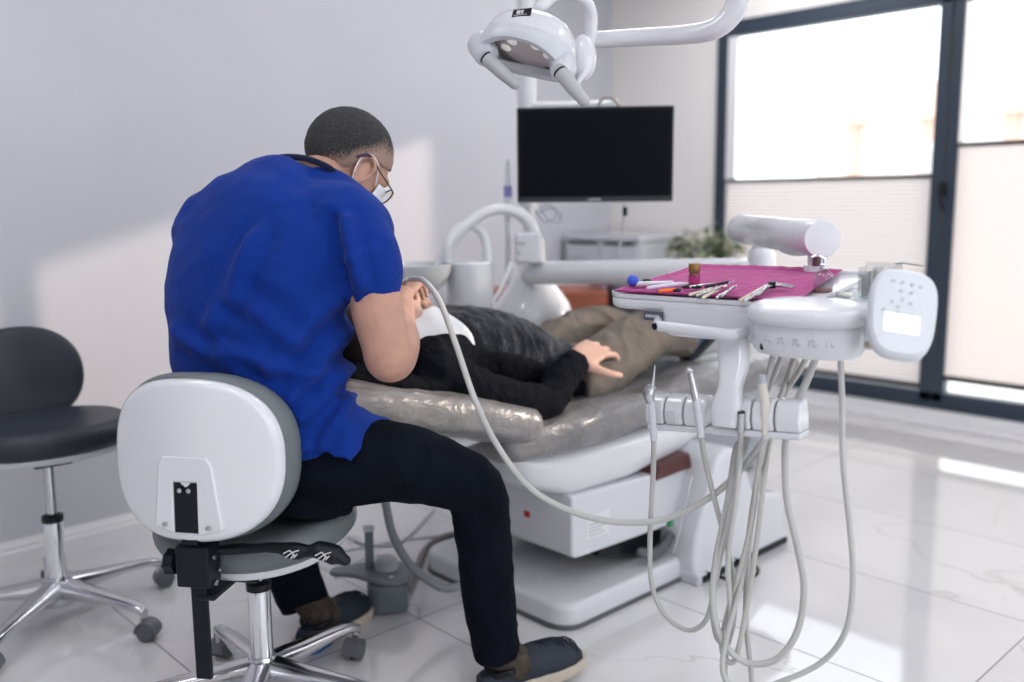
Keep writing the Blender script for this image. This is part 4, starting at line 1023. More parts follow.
# jacket back spread on the cushion toward the head
yrings(jk, [(PX + .05, 1.16, .80, .17, .022), (PX + .06, 1.30, .765, .20, .035), (PX + .03, 1.46, .735, .20, .045)])
jo = obj('jacket', jk, m_jacket, pat, F=ROOM, angle=180); remesh(jo, 0.0075, 4); wrinkle(jo, 0.005, 17, 6, (1, 1.3, 1))
jn = M()
yrings(jn, [(PX, 1.97, .672, .158, .088), (PX, 2.05, .665, .165, .090), (PX, 2.12, .655, .155, .075)])
jn.tube(PRL, [.104, .098, .092, .084, .074, .064, .056], n=24); jn.tube(PLL, [.098, .088, .078, .068, .062, .054], n=24)
jo2 = obj('jeans', jn, m_chino, pat, F=ROOM, angle=180); remesh(jo2, 0.0075, 4); wrinkle(jo2, 0.006, 11, 8, (1.4, 1, 1))
m_bshoe = mat('blue_trainer', (0.02, 0.10, 0.26), 0.6, var=0.2, vscale=30); m_dshoe = mat('dark_trainer', (0.015, 0.018, 0.026), 0.6)
for p_, dx in ((PRL[-1], .02), (PLL[-1], -.03)):
    FT = frame_from(p_ + Vector((0, -.01, -.015)), Vector((dx, .80, .50)), Vector((0, -.55, .83)))
    obj('sock', M().tube([p_ + Vector((0, -.06, 0)), p_, p_ + Vector((0, .05, .0))], [.038, .037, .036], n=20), m_dshoe, pat, F=ROOM)
    sh = M(); rings = []
    for t, w_, h_ in ((-.12, .022, .030), (0, .036, .050), (.15, .038, .056), (.35, .042, .052), (.6, .046, .040), (.8, .044, .032), (.95, .030, .024), (1, .014, .014)):
        rings.append([FT @ Vector((w_ * math.cos(q), .24 * t, h_ * math.sin(q) + h_ - .045)) for q in [2 * PI * j / 20 for j in range(20)]])
    s_ = obj('shoe', sh.loft(rings), m_bshoe, pat, F=ROOM, sub=1)
    obj('sole', M().loft([[FT @ Vector((w_ * k_, .24 * t, y_)) for k_, y_ in ((-1, -.052), (1, -.052), (1, -.032), (-1, -.032))] for t, w_ in ((-.13, .022), (0, .036), (.35, .044), (.6, .049), (.8, .046), (.97, .030), (1.02, .014))]), m_dshoe, s_, F=ROOM, bevel=0.003)
# paper bib over the chest
def bibf(u, v):
    y = 1.38 + 0.185 * u; a_ = rad(125 - 112 * v)
    k = max(0, min(1, (y - 1.38) / .18)); aa = .085 + (.178 - .085) * k; hh = .080 + (.122 - .080) * k
    zc = .805 - .01 * k
    return Vector((PX + aa * math.cos(a_) , y + 0.006 * math.sin(9 * v), zc + hh * math.sin(a_) + 0.003 * math.sin(14 * u + 6 * v)))
single('patient_bib', M().grid(bibf, 22, 28), m_bib, 'white paper bib laid over the chest of the lying patient', 'bib', F=ROOM, angle=180, solid=0.002)
# ================================================================ DENTAL EQUIPMENT
def boxes_text(m, T, x0, x1, y, h, n, seed):
    rnd = random.Random(seed); x = x0
    while x < x1:
        w_ = rnd.uniform(.35, .8) * h; m.box((x, y, 0), (x + w_, y + h, 0.0004), T); x += w_ + .3 * h
# ---- support pole, cuspidor and transfer arm
PO = at(529, 265, 3.36); 
unit = thing('water_unit', 'white cuspidor unit with bowl, curved spouts and support pole behind the patient', 'dental unit', (PO.x, PO.y, 0))
pz = lambda y, D=3.26: at(529, y, D).z
obj('pole', M().tube([(PO.x, PO.y, 0.9), (PO.x, PO.y, pz(208))], 0.020, k=1).tube([(PO.x - .004, PO.y, pz(208)), (PO.x - .004, PO.y, 2.12)], 0.034, k=1), m_whiteG, unit)
m = M().lathe([(0.13, 0.0), (0.13, 0.05), (0.11, 0.08), (0.11, 0.60), (0.15, 0.66), (0.158, pz(338)), (0.155, pz(322)), (0.138, pz(306)), (0.100, pz(292)), (0.055, pz(275)), (0.048, pz(258)), (0.045, pz(240)), (0.0, pz(238))], T=Matrix.Translation((PO.x + .01, PO.y, 0)))
obj('column', m, m_whiteG, unit)
m = M().cbox(tuple(at(528, 248, 3.19)), (.095, .06, .11)); cbk = obj('valve_block', m, m_white, unit, bevel=.015)
for x_, y_ in ((519, 243), (519, 253), (524, 243)): obj('button', M().cbox(tuple(at(x_, y_, 3.158)), (.012, .006, .010)), m_greyp, cbk, bevel=.001)
bw = at(416, 268, 3.05)
m = M().lathe([(0.0, -.085), (.05, -.083), (.09, -.06), (.115, -.02), (.122, .012), (.118, .014), (.110, -.018), (.086, -.055), (.048, -.075), (0, -.077)], T=Matrix.Translation(bw), n=48)
obj('bowl', m, mat('smoked_glass_bowl', (0.78, 0.80, 0.84), 0.08, trans=0.35, coat=0.5), unit)
obj('bowl_arm', M().tube([bw + Vector((0, 0, -.08)), bw + Vector((.03, .05, -.16)), (PO.x - .12, PO.y, bw.z - .2)], .022), m_white, unit)
cu = at(470, 285, 3.12)
obj('filter_drum', M().lathe([(.068, -.16), (.082, -.10), (.080, .02), (.076, .075), (.070, .080), (0, .082)], T=Matrix.Translation(cu)), m_white, unit)
obj('bowl_rinse_spout', M().tube([at(447, 262, 3.08), at(449, 243, 3.08), at(458, 229, 3.1), at(470, 225, 3.12), at(482, 232, 3.14), at(487, 248, 3.14), at(488, 270, 3.14)], [.015, .016, .016, .018, .020]), m_whiteG, unit)
obj('cup_filler_spout', M().tube([at(438, 266, 3.1), at(447, 250, 3.1), at(460, 232, 3.1), at(480, 215, 3.12), at(503, 209, 3.15), at(524, 217, 3.18), at(534, 236, 3.2), at(536, 262, 3.2)], [.017, .019, .018, .022, .026]), m_whiteG, unit)
m = M().tube([at(508, 285, 3.22), at(508, 236, 3.22), at(508, 215, 3.22)], [.010, .011, .013], k=1).tube([at(508, 215, 3.22), at(508, 195, 3.22), at(507.5, 160, 3.22)], [.014, .014, .005], k=1)
sy = obj('air_syringe', m, m_white, unit); obj('grip_band', M().tube([at(508, 197, 3.22), at(508, 186, 3.22)], .0152, k=1), mat('lilac_plastic', (.25, .22, .5), .4), sy)
a0 = at(545, 273, 3.22); a1 = at(758, 270, 2.72)
obj('transfer_arm', M().tube([a0 + Vector((-.05, .03, 0)), a0, a0.lerp(a1, .5), a1], [.040, .041, .040, .038], n=28, rnd=True), m_whiteG, unit)
obj('arm_joint', M().lathe([(.034, -.045), (.042, -.03), (.042, .028), (.036, .045), (.030, .05), (.030, .085)], T=Matrix.Translation(a1 + Vector((.01, 0, .012)))), m_white, unit)
obj('joint_gap', M().lathe([(.020, 0), (.020, .02)], T=Matrix.Translation(a1 + Vector((.01, 0, .092)))), m_black, unit)
obj('drain_tube', M().tube([at(512, 262, 3.15), at(500, 290, 3.1), at(493, 302, 3.08), at(492, 325, 3.08)], .007), m_whiteG, unit)
for pts in ([(535, 210), (545, 222), (556, 216), (552, 206), (541, 208), (549, 220), (560, 222), (562, 212)], [(536, 214), (548, 209), (558, 210), (560, 220)]):
    obj('loose_wire', M().tube([at(x, y, 3.2) for x, y in pts], .0022, n=6), m_greyp, unit)

# ---- monitor
D0, D1 = 3.16, 3.12
c = [at(516, 106.5, D0), at(674, 106.5, D1), at(673, 203.5, D1), at(518, 200.5, D0)]
ctr = (c[0] + c[1] + c[2] + c[3]) / 4; ex = ((c[1] - c[0]) + (c[2] - c[3])).normalized(); ez = Vector((0, 0, 1)); ex = (ex - ez * ex.dot(ez)).normalized(); ey = ez.cross(ex)
W_, H_ = ((c[1] - c[0]).length + (c[2] - c[3]).length) / 2, ((c[0] - c[3]).length + (c[1] - c[2]).length) / 2
TM = Matrix(((ex.x, ey.x, ez.x, ctr.x), (ex.y, ey.y, ez.y, ctr.y), (ex.z, ey.z, ez.z, ctr.z), (0, 0, 0, 1)))
mon = thing('monitor', 'black flat monitor hung on the white pole above the patient', 'monitor', tuple(ctr))
obj('casing', M().box((-W_ / 2, 0, -H_ / 2), (W_ / 2, .022, H_ / 2), TM).box((-W_ * .33, .02, -H_ * .33), (W_ * .33, .045, H_ * .3), TM), m_black, mon, bevel=.004)
m_screen = mat('dark_screen', (0.004, 0.0055, 0.009), 0.3, spec=0.08)
obj('screen', M().box((-W_ / 2 + .010, -.0015, -H_ / 2 + .020), (W_ / 2 - .010, .002, H_ / 2 - .010), TM), m_screen, mon)
obj('lower_bezel', M().box((-W_ / 2 + .003, -.003, -H_ / 2 + .002), (W_ / 2 - .003, .002, -H_ / 2 + .017), TM), mat('satin_black', (.02, .028, .035), .35), mon, bevel=.001)
bt = M(); boxes_text(bt, TM @ Matrix.Translation((0, -.0032, -H_ / 2 + .006)) @ Matrix.Rotation(PI / 2, 4, 'X'), -.022, .022, 0, .006, 6, 3); obj('brand_mark', bt, m_lgrey, mon)
ay = at(529, 103, 3.22).z
obj('wall_arm', M().tube([(PO.x, PO.y, ay), (PO.x + .06, PO.y - .03, ay), (PO.x + .30, PO.y - .05, ay + .002)], .016).tube([(PO.x + .30, PO.y - .05, ay + .018), (PO.x + .30, PO.y - .055, ctr.z)], .016, k=1).cbox((ctr.x, ctr.y + .07, ctr.z), (.10, .06, .10)), m_whiteG, mon)
obj('cable_loop', M().tube([at(598, 105, 3.22), at(603, 99, 3.2), at(613, 99, 3.18), at(620, 108, 3.18)], .004, n=8), mat('tan_cable', (.25, .19, .14), .5), mon)
cab = obj('signal_cable', M().tube([at(624, 203, 3.16), at(624, 215, 3.16), at(622, 235, 3.2), at(619, 250, 3.2), at(619, 275, 3.22)], .0028, n=8), m_greyp, mon)
obj('plug', M().tube([at(625, 207, 3.155), at(625, 216, 3.155)], .008, n=10, k=1), m_black, cab)

# ---- operating lamp
lc = at(525, 56, 2.22)
lamp = thing('operating_lamp', 'white dental operating lamp with two grey handles hanging above the patient', 'lamp', tuple(lc))
hl, hr = at(483, 46, 2.22), at(563, 62, 2.14)
axA = (hr - hl).normalized(); nrm_ = Vector((-.22, -.40, -.88)); nrm_ = (nrm_ - axA * nrm_.dot(axA)).normalized(); axB = nrm_.cross(axA)
LM = Matrix(((axA.x, axB.x, -nrm_.x, lc.x), (axA.y, axB.y, -nrm_.y, lc.y), (axA.z, axB.z, -nrm_.z, lc.z), (0, 0, 0, 1)))
def dome(a, b, h, z0, p=2.3, n=48, k=10):
    rings = []
    for i in range(k):
        t = i / k; s_ = math.cos(t * PI / 2) ** 0.8; z = z0 + h * math.sin(t * PI / 2)
        rings.append([Vector((a * s_ * math.copysign(abs(math.cos(q)) ** (2 / p), math.cos(q)), b * s_ * math.copysign(abs(math.sin(q)) ** (2 / p), math.sin(q)), z)) for q in [2 * PI * j / n for j in range(n)]])
    return rings
d1 = dome(.112, .080, .080, .026)
obj('shell', M().loft(d1, True, T=LM), m_whiteG, lamp, angle=70)
rg = []
for (a_, b_, z_) in ((.112, .080, .029), (.115, .083, .022), (.116, .084, .006), (.110, .078, -.006), (.096, .062, -.004), (.090, .056, .012)):
    rg.append([Vector((a_ * math.copysign(abs(math.cos(q)) ** (2 / 2.3), math.cos(q)), b_ * math.copysign(abs(math.sin(q)) ** (2 / 2.3), math.sin(q)), z_ + .02 * (math.cos(q) ** 2) * (-1 if z_ < .02 else 0))) for q in [2 * PI * j / 48 for j in range(48)]])
obj('rim', M().loft(rg, False, T=LM), m_lgrey, lamp, angle=40)
rf = M(); rgs = []
for t in range(8):
    s_ = 1 - t / 8; rgs.append([Vector((.091 * s_ * math.cos(q), .057 * s_ * math.sin(q), .012 + .024 * (1 - s_ * s_))) for q in [2 * PI * j / 40 for j in range(40)]])
obj('reflector', rf.loft(rgs, True, T=LM), mat('lamp_reflector', (.55, .50, .49), .15, metal=.6), lamp)
m_lens = mat('led_lens', (.9, .88, .85), .05, coat=1, emit=.25)
for x_, y_ in ((-.055, .0), (.055, .0), (-.03, .03), (.03, .03)):
    obj('led_lens', M().lathe([(0, -.008), (.012, -.006), (.016, .0), (.016, .02)], T=LM @ Matrix.Translation((x_, y_, .016))), m_lens, lamp)
for x_ in (-.018, .018): obj('sensor', M().ell((x_, -.012, .028), (.010, .016, .010), T=LM), m_greyp, lamp)
for sg, p0, p1 in ((-1, (486, 58), (515, 84)), (1, (560, 72), (584, 101))):
    D_ = 2.19 if sg < 0 else 2.12
    A, B_ = at(*p0, D_), at(*p1, D_ - .04)
    dv = (B_ - A).normalized()
    cheek = (LM @ Vector((sg * .105, -.005, .0)))
    obj('handle_mount', M().tube([cheek - dv * .02, cheek.lerp(A, .5), A], [.032, .030, .019], n=20), m_lgrey, lamp)
    obj('handle_joint', M().tube([A - dv * .001, A + dv * .004], .0165, k=1, n=20), m_black, lamp)
    obj('handle', M().tube([A + dv * .004, A.lerp(B_, .5), B_], [.0165, .016, .013], n=20, rnd=True), mat('grey_handle', (.42, .43, .45), .5) if sg < 0 else MATS['grey_handle'], lamp)
def on_dome(x, y, off=.001):
    # point and frame on the lamp's shell
    s_ = min(.999, ((abs(x) / .112) ** 2.3 + (abs(y) / .080) ** 2.3) ** (1 / 2.3)); t = math.acos(s_ ** 1.25); return LM @ Vector((x, y, .026 + .080 * math.sin(t) + off))
dp = [on_dome(x, y, .002) for x, y in ((-.034, .077), (.004, .077), (.004, .062), (-.034, .062))]
dn = (dp[1] - dp[0]).cross(dp[3] - dp[0]).normalized(); cd = sum(dp, Vector()) / 4
# small display and button on the near side of the shell
def toward(P, half_w, half_h, th, n_, up_):
    z = n_.normalized(); y = (up_ - z * up_.dot(z)).normalized(); x = y.cross(z)
    return Matrix(((x.x, y.x, z.x, P.x), (x.y, y.y, z.y, P.y), (x.z, y.z, z.z, P.z), (0, 0, 0, 1)))
dg_p = lc + (at(521, 15, 2.1) - lc); 
DSP = toward(cd, 0, 0, 0, dn if dn.z > 0 else -dn, Vector((0, .2, 1)))
ds = obj('display', M().box((-.022, -.015, -.002), (.022, .015, .003), DSP), m_screen, lamp, bevel=.001)
obj('display_digits', M().box((-.012, -.006, .003), (-.003, .008, .0034), DSP).box((-.001, -.006, .003), (.004, .008, .0034), DSP).box((-.018, -.012, .003), (.014, -.010, .0034), DSP), m_lgrey, ds)
yk = [at(x, y, D) for x, y, D in ((541, 6, 2.24), (556, -4, 2.27), (575, -4, 2.30), (589, 8, 2.32), (591, 28, 2.32), (588, 50, 2.30), (584, 70, 2.28), (577, 84, 2.25))]
obj('yoke', M().tube(yk, [.020, .017, .016, .020, .020, .019, .018, .008], n=20, flat=.7, rnd=True), m_whiteG, lamp)
hub_ = at(590, 40, 2.33)
obj('yoke_hub', M().ell(tuple(at(583, 58, 2.28)), (.032, .020, .055)), m_whiteG, lamp)
la = [hub_, at(640, 37, 2.28), at(690, 34, 2.22), at(716, 28, 2.18), at(733, 12, 2.16), at(741, -15, 2.15)]
la += [at(743, -60, 2.15), at(744, -150, 2.16)]
obj('swing_arm', M().tube(la, [.020, .021, .023, .025, .026, .026, .026], n=24, k=8), m_whiteG, lamp)
top_ = la[-1]
obj('beam', M().tube([top_, (top_.x, top_.y, 2.13), (top_.x - .05, top_.y + .08, 2.17), (PO.x + .08, PO.y - .08, 2.17), (PO.x - .004, PO.y, 2.12)], .026, n=20), m_whiteG, lamp)

# ---- delivery unit
A_ = rad(128); TILT = rad(5)
ux = Vector((math.sin(A_), math.cos(A_), 0)); uy0 = Vector((-math.cos(A_), math.sin(A_), 0)); uy = uy0 * math.cos(TILT) + Vector((0, 0, 1)) * math.sin(TILT); uz = ux.cross(uy)
UO = Vector((.2135, 1.93, 1.003))
U = Matrix(((ux.x, uy.x, uz.x, UO.x), (ux.y, uy.y, uz.y, UO.y), (ux.z, uy.z, uz.z, UO.z), (0, 0, 0, 1)))
def onU(x, y, z=0.0):
    """U coordinates of the point of the tray plane seen at a pixel"""
    d = ray(x, y); o = Vector((0, 0, CAMH)); P0 = UO + uz * z; t = (P0 - o).dot(uz) / d.dot(uz); return U.inverted() @ (o + d * t)
def onUY(x, y, off):
    d = ray(x, y); o = Vector((0, 0, CAMH)); P0 = UO + uy0 * off; t = (P0 - o).dot(uy0) / d.dot(uy0); return o + d * t
FU = VIEW @ U
dl = thing('delivery_unit', 'white dentist delivery unit with pink-covered tray, handpiece holder and swing arm', 'dental unit', tuple(UO + ux * .25 + uz * -.1))
tray = cushion(rrect(.43, .40, .04, 8, cx=.205, cy=.185), -.026, .0, .010)
obj('tray', tray, m_white, dl, F=FU, angle=60)
tl = M(); tl.loft([[Vector((x, y, z)) for x, y in rrect(w_, h_, .04, 8, cx=.205, cy=.185)] for w_, h_, z in ((.43, .40, -.002), (.432, .402, .006), (.424, .394, .006), (.42, .39, -.001))], False)
obj('tray_rim', tl, m_white, dl, F=FU, angle=60)
# body under and beside the tray
bd = M()
bd.loft([[Vector((x, y, z)) for x, y in rrect(w_, .26, .05, 8, cx=cx_, cy=.11)] for w_, cx_, z in ((.44, .315, -.014), (.445, .315, -.03), (.44, .318, -.060), (.42, .322, -.072))])
obj('body', bd, m_white, dl, F=FU, angle=50)
# rounded control nose in front
ns = M()
def nose(a, b_, cx_, cy_):
    return [(cx_ + a * math.copysign(abs(math.cos(q)) ** .8, math.cos(q)), cy_ + (b_ if math.sin(q) < 0 else .06) * math.copysign(abs(math.sin(q)) ** .8, math.sin(q))) for q in [2 * PI * j / 56 for j in range(56)]]
ns.loft([[Vector((x, y, z)) for x, y in nose(a, b_, .425, -.02)] for a, b_, z in ((.094, .058, -.078), (.098, .062, -.070), (.100, .066, -.030), (.098, .064, -.022), (.106, .074, -.018), (.110, .078, -.006), (.108, .076, .004), (.102, .070, .009), (.085, .055, .012))])
nose_o = obj('control_nose', ns, m_white, dl, F=FU, angle=50)
# printed symbols along the nose, under the lip
for k in range(6):
    x_ = .345 + k * .028; q = math.acos(max(-1, min(1, (x_ - .425) / .100))); y_ = -.02 - .066 * abs(math.sin(q)) ** .8 - .0008
    g = M(); rn = random.Random(k + 5)
    T2 = Matrix.Translation((x_, y_, -.048)) @ Matrix.Rotation((x_ - .425) * 6.0, 4, 'Z')
    g.tube([T2 @ Vector(p) for p in ((-.006, 0, -.006), (-.006, 0, .004), (-.002, 0, .007), (.003, 0, .004))], .0008, n=6, k=3)
    if k: g.tube([T2 @ Vector(p) for p in ((.0, 0, .001), (.004, 0, -.004), (.007, 0, -.005))], .0008, n=6, k=2)
    if k > 2: g.cbox((0.003, 0, -.004), (.005, .001, .003), T2)
    obj('symbol', g, m_greyp, nose_o, F=FU)
hd_ = M().tube([(.115, -.015, -.045), (.135, -.052, -.045), (.16, -.058, -.046), (.28, -.058, -.050), (.30, -.045, -.050), (.305, -.015, -.050)], .0095, n=14, flat=1.15)
obj('handle', hd_, m_white, dl, F=FU)
obj('handle_screw', M().lathe([(0, 0), (.007, 0), (.007, .004), (0, .005)], T=axis((.135, -.062, -.045), (-.3, -1, 0))), m_black, dl, F=FU)
kb = M().box((.085, -.023, -.044), (.13, -.0195, -.024)); pl_ = obj('name_plate', kb, mat('dark_plate', (.09, .10, .13), .4), dl, F=FU, bevel=.001)
tx = M(); boxes_text(tx, Matrix.Translation((.107, -.0236, -.037)) @ Matrix.Rotation(PI / 2, 4, 'X'), -.016, .016, 0, .006, 5, 11); obj('plate_text', tx, m_lgrey, pl_, F=FU)
# drop arm to the holder and the holder itself
da = [onUY(735, 335, -.01), onUY(734, 365, -.03), onUY(731, 385, -.045), onUY(727, 405, -.05), onUY(726, 425, -.05)]
rr = []
cs = catmull(da, 8)
for i, p in enumerate(cs):
    w_ = .027 + .004 * math.sin(i * .3); rr.append([p + ux * w_ * math.copysign(abs(math.cos(q)) ** .6, math.cos(q)) + uy0 * .016 * math.copysign(abs(math.sin(q)) ** .6, math.sin(q)) for q in [2 * PI * j / 20 for j in range(20)]])
obj('drop_arm', M().loft(rr), m_whiteG, dl)
hL, hR_ = onUY(644, 409, -.05), onUY(801, 418, -.05); hx = (hR_ - hL); hlen = hx.length; hx.normalize(); hy = uy0; hz = hx.cross(hy)
HM = Matrix(((hx.x, hy.x, hz.x, hL.x), (hx.y, hy.y, hz.y, hL.y), (hx.z, hy.z, hz.z, hL.z), (0, 0, 0, 1)))
hold = obj('holder_bar', M().box((.004, .0, -.043), (hlen - .002, .045, -.030), HM), m_white, dl, bevel=.004)
def Dof(px): 
    p = onUY(px, 415, -.085); return p.y
segs = [(0, .135), (.135, .265), (.265, .42), (.565, .70), (.70, .84), (.84, 1.0)]
for a_, b_ in segs:
    x0, x1 = a_ * hlen + .0012, b_ * hlen - .0012; wd = x1 - x0
    pf = [(0.0, -.030), (-.004, -.010), (.002, .012), (.014, .026), (.030, .030), (.045, .026), (.045, -.030)]
    m = M(); mm = HM @ Matrix.Translation((x0, 0, 0)) @ Matrix(((0, 0, 1, 0), (1, 0, 0, 0), (0, 1, 0, 0), (0, 0, 0, 1)))
    m.prism(pf, 0, wd, T=mm)
    mo = obj('holder_module', m, m_whiteG, dl, bevel=.006, seg=3)
sn = M().cbox((.195 * hlen, -.006, -.012), (.012, .004, .022), HM); obj('module_clip', sn, m_lgrey, dl, bevel=.002)
# hose outlets under the nose
outs = [764, 774, 785, 797, 810, 819]
OUT = []
for i, px in enumerate(outs):
    p = onUY(px, 346 + i * .9, -.06); OUT.append(p)
    obj('outlet', M().tube([p + Vector((0, 0, .016)), p + Vector((0, 0, -.006))], .0075, k=1, n=12), m_black if i in (0, 1, 4) else m_greyp, dl)
OUT.append(onUY(840, 346, -.03))
# swing arm above: cylinder, neck
c0, c1 = at(741, 229, 2.68), at(822, 239, 2.02)
cd_ = (c1 - c0).normalized()
obj('spring_arm', M().lathe([(0, -.035), (.020, -.033), (.036, -.020), (.041, 0), (.041, (c1 - c0).length), (.039, (c1 - c0).length + .003), (0, (c1 - c0).length + .004)], T=axis(c0, cd_), n=40), m_white, dl, angle=50)
obj('spring_cover', M().ell(tuple(c0.lerp(c1, .72) - Vector((0, 0, .012))), (.036, .16, .036), T=None), m_white, dl)
pv = a1 + Vector((.01, 0, .112))
obj('arm_post', M().tube([pv, (pv.x, pv.y, c0.z - .02)], .026, k=1, n=24), m_white, dl)
nkp = c1 - cd_ * .035
tb = U @ Vector((.34, .26, -.01))
obj('neck', M().tube([(nkp.x, nkp.y, nkp.z - .02), (nkp.x, nkp.y, nkp.z - .062)], .017, k=1).tube([(nkp.x, nkp.y, nkp.z - .06), (nkp.x, nkp.y, tb.z)], .026, k=1), m_white, dl)
obj('neck_bolt', M().tube([(nkp.x - .004, nkp.y - .02, nkp.z - .035), (nkp.x - .004, nkp.y - .02, nkp.z - .06)], .009, k=1), mat('brown_bolt', (.10, .06, .055), .4), dl)
# control pad
pc = at(903, 313, 1.52)
px_ = Vector((.1, -.020, -.016)).normalized(); py_ = Vector((.074, .062, .125)); py_ = (py_ - px_ * py_.dot(px_)).normalized(); pn = px_.cross(py_)
PM = Matrix(((px_.x, py_.x, pn.x, pc.x), (px_.y, py_.y, pn.y, pc.y), (px_.z, py_.z, pn.z, pc.z), (0, 0, 0, 1)))
o_ = [(x * (1.0 + .05 * (y / .07)), y) for x, y in superell(.054, .081, 3.2, 56)]
pad = obj('control_pad', cushion(o_, -.022, .004, .010, T=PM), m_lgrey if False else mat('pale_grey_panel', (.62, .65, .70), .28), dl, angle=60)
obj('pad_face', cushion([(x * .90, y * .92) for x, y in o_], .0035, .0055, .001, T=PM), mat('panel_face', (.66, .69, .74), .3), pad, angle=60)
obj('pad_screen', M().prism(rrect(.056, .032, .002, 3, cx=-.002, cy=-.022), .0055, .0065, PM), mat('lit_pad_screen', (.9, .95, 1.0), .3, emit=.9), pad)
obj('pad_arrow', M().prism([(-.044, -.046), (-.030, -.046), (-.038, -.054)], .0055, .0065, PM), m_white, pad)
for i, (x, y) in enumerate([(-.022, .052), (-.006, .052), (.010, .051), (.024, .050), (-.008, .038), (.008, .037), (-.006, .022), (-.022, .014), (.008, .015), (-.010, .006), (-.032, -.002), (-.010, -.004), (.012, -.004)]):
    g = M(); 
    g.tube([PM @ Vector((x + .0035 * math.cos(q), y + .003 * math.sin(q), .0058)) for q in [rad(40 * i + 200 * j / 6) for j in range(7)]], .0006, n=6, k=1)
    g.tube([PM @ Vector((x - .001, y - .002, .0058)), PM @ Vector((x + .002, y + .002, .0058))], .0006, n=6, k=1)
    obj('key', g, m_greyp, pad)
obj('pad_arm', M().tube([U @ Vector((.50, .02, -.030)), U @ Vector((.545, .01, -.028)), pc - pn * .02 - py_ * .02], .018, n=18, flat=.8), m_white, dl)

# ---- handpieces hanging in the holder, each with its hose
m_tan = mat('pale_beige_hose', (.50, .49, .465), .5)
def px_path(pts): return [at(x, y, D - (.05 if y < 445 and x < 770 else 0)) for x, y, D in pts]
def instrument(name, label, tip, mid, tail, parts, hose, hm=None, hr=.0055):
    t = thing(name, label, 'handpiece', tuple(at(*tail)), group='handpieces in the holder')
    for nm, m_, mt in parts: obj(nm, m_, mt, t)
    cs_ = px_path(hose)
    obj('hose', M().tube(cs_, hr, n=12, k=10), hm or m_hose, t)
    return t
H1 = [(654, 437, 1.83), (653, 480, 1.84), (650, 540, 1.86), (652, 585, 1.87), (665, 615, 1.86), (688, 630, 1.84), (706, 620, 1.82), (715, 585, 1.81), (725, 530, 1.80), (738, 470, 1.79), (755, 420, 1.79), (772, 380, 1.79), (786, 346, 1.79)]
instrument('ultrasonic_scaler', 'slim scaler with fine pointed tip in the leftmost holder slot', 0, 0, (654, 430, 1.83), [
    ('tip', M().tube(px_path([(655, 365, 1.83), (653.5, 380, 1.83), (652, 390, 1.83)]), [.0010, .0020, .005], n=8), m_white),
    ('head', M().tube(px_path([(652, 386, 1.83), (649, 394, 1.83), (651, 402, 1.83)]), [.010, .012, .009], n=12), m_steel),
    ('grip', M().tube(px_path([(651, 400, 1.83), (653, 420, 1.83), (654, 440, 1.83)]), [.0085, .0075, .0072], n=14), m_lgrey)], H1)
H2 = [(701, 437, 1.78), (706, 465, 1.78), (716, 505, 1.78), (728, 550, 1.78), (735, 590, 1.78), (733, 625, 1.78), (726, 655, 1.78), (727, 690, 1.77), (741, 712, 1.76), (752, 690, 1.75), (746, 620, 1.75), (748, 560, 1.75), (756, 490, 1.75), (768, 430, 1.75), (783, 390, 1.75), (798, 348, 1.75)]
instrument('air_handpiece', 'long bent steel handpiece leaning in the third slot left of the holder arm', 0, 0, (701, 430, 1.78), [
    ('head', M().tube(px_path([(687, 369, 1.78), (692, 371, 1.78)]), .006, n=12, k=1), m_steel),
    ('neck', M().tube(px_path([(690, 371, 1.78), (693, 385, 1.78), (696, 400, 1.78)]), [.0045, .0065, .008], n=14), m_steel),
    ('grip', M().tube(px_path([(696, 398, 1.78), (699, 418, 1.78), (701, 437, 1.78)]), [.0082, .0078, .0072], n=14), m_lgrey)], H2)
H3 = [(741, 430, 1.74), (739, 460, 1.74), (731, 510, 1.74), (719, 560, 1.745), (712, 600, 1.75), (716, 635, 1.75), (724, 640, 1.75), (730, 610, 1.74), (728, 560, 1.73), (736, 500, 1.72), (742, 450, 1.74), (752, 425, 1.76), (764, 390, 1.76), (775, 348, 1.74)]
instrument('motor_handpiece', 'short steel motor end standing in the slot right of the holder arm', 0, 0, (741, 430, 1.74), [
    ('cap', M().tube(px_path([(741, 411, 1.74), (741, 414, 1.74)]), .0075, n=14, k=1), m_black),
    ('grip', M().tube(px_path([(741, 413, 1.74), (741, 422, 1.74), (741, 432, 1.74)]), [.0082, .0078, .0068], n=14), m_steel)], H3)
H5 = [(764, 437, 1.72), (758, 470, 1.72), (752, 520, 1.73), (740, 570, 1.74), (727, 615, 1.75), (722, 650, 1.74), (735, 660, 1.73), (748, 600, 1.73), (757, 540, 1.72), (764, 480, 1.72), (770, 440, 1.75), (782, 400, 1.77), (800, 370, 1.72), (810, 350, 1.72)]
instrument('air_water_syringe', 'beige handpiece with grey nozzle standing in the middle slot right of the holder arm', 0, 0, (765, 430, 1.72), [
    ('nozzle', M().tube(px_path([(762, 375, 1.72), (762, 384, 1.72)]), [.0065, .008], n=14, k=1), m_greyp),
    ('grip', M().tube(px_path([(762, 383, 1.72), (765, 405, 1.72), (765, 437, 1.72)]), [.0085, .0090, .0065], n=14), mat('beige_plastic', (.66, .62, .56), .4))], H5, m_tan)
H6 = [(787, 432, 1.69), (785, 455, 1.69), (787, 500, 1.69), (798, 550, 1.69), (804, 590, 1.69), (797, 632, 1.69), (775, 660, 1.70), (745, 662, 1.72), (722, 640, 1.73), (713, 605, 1.74), (716, 560, 1.75), (728, 500, 1.76), (736, 450, 1.78), (745, 440, 1.79)]
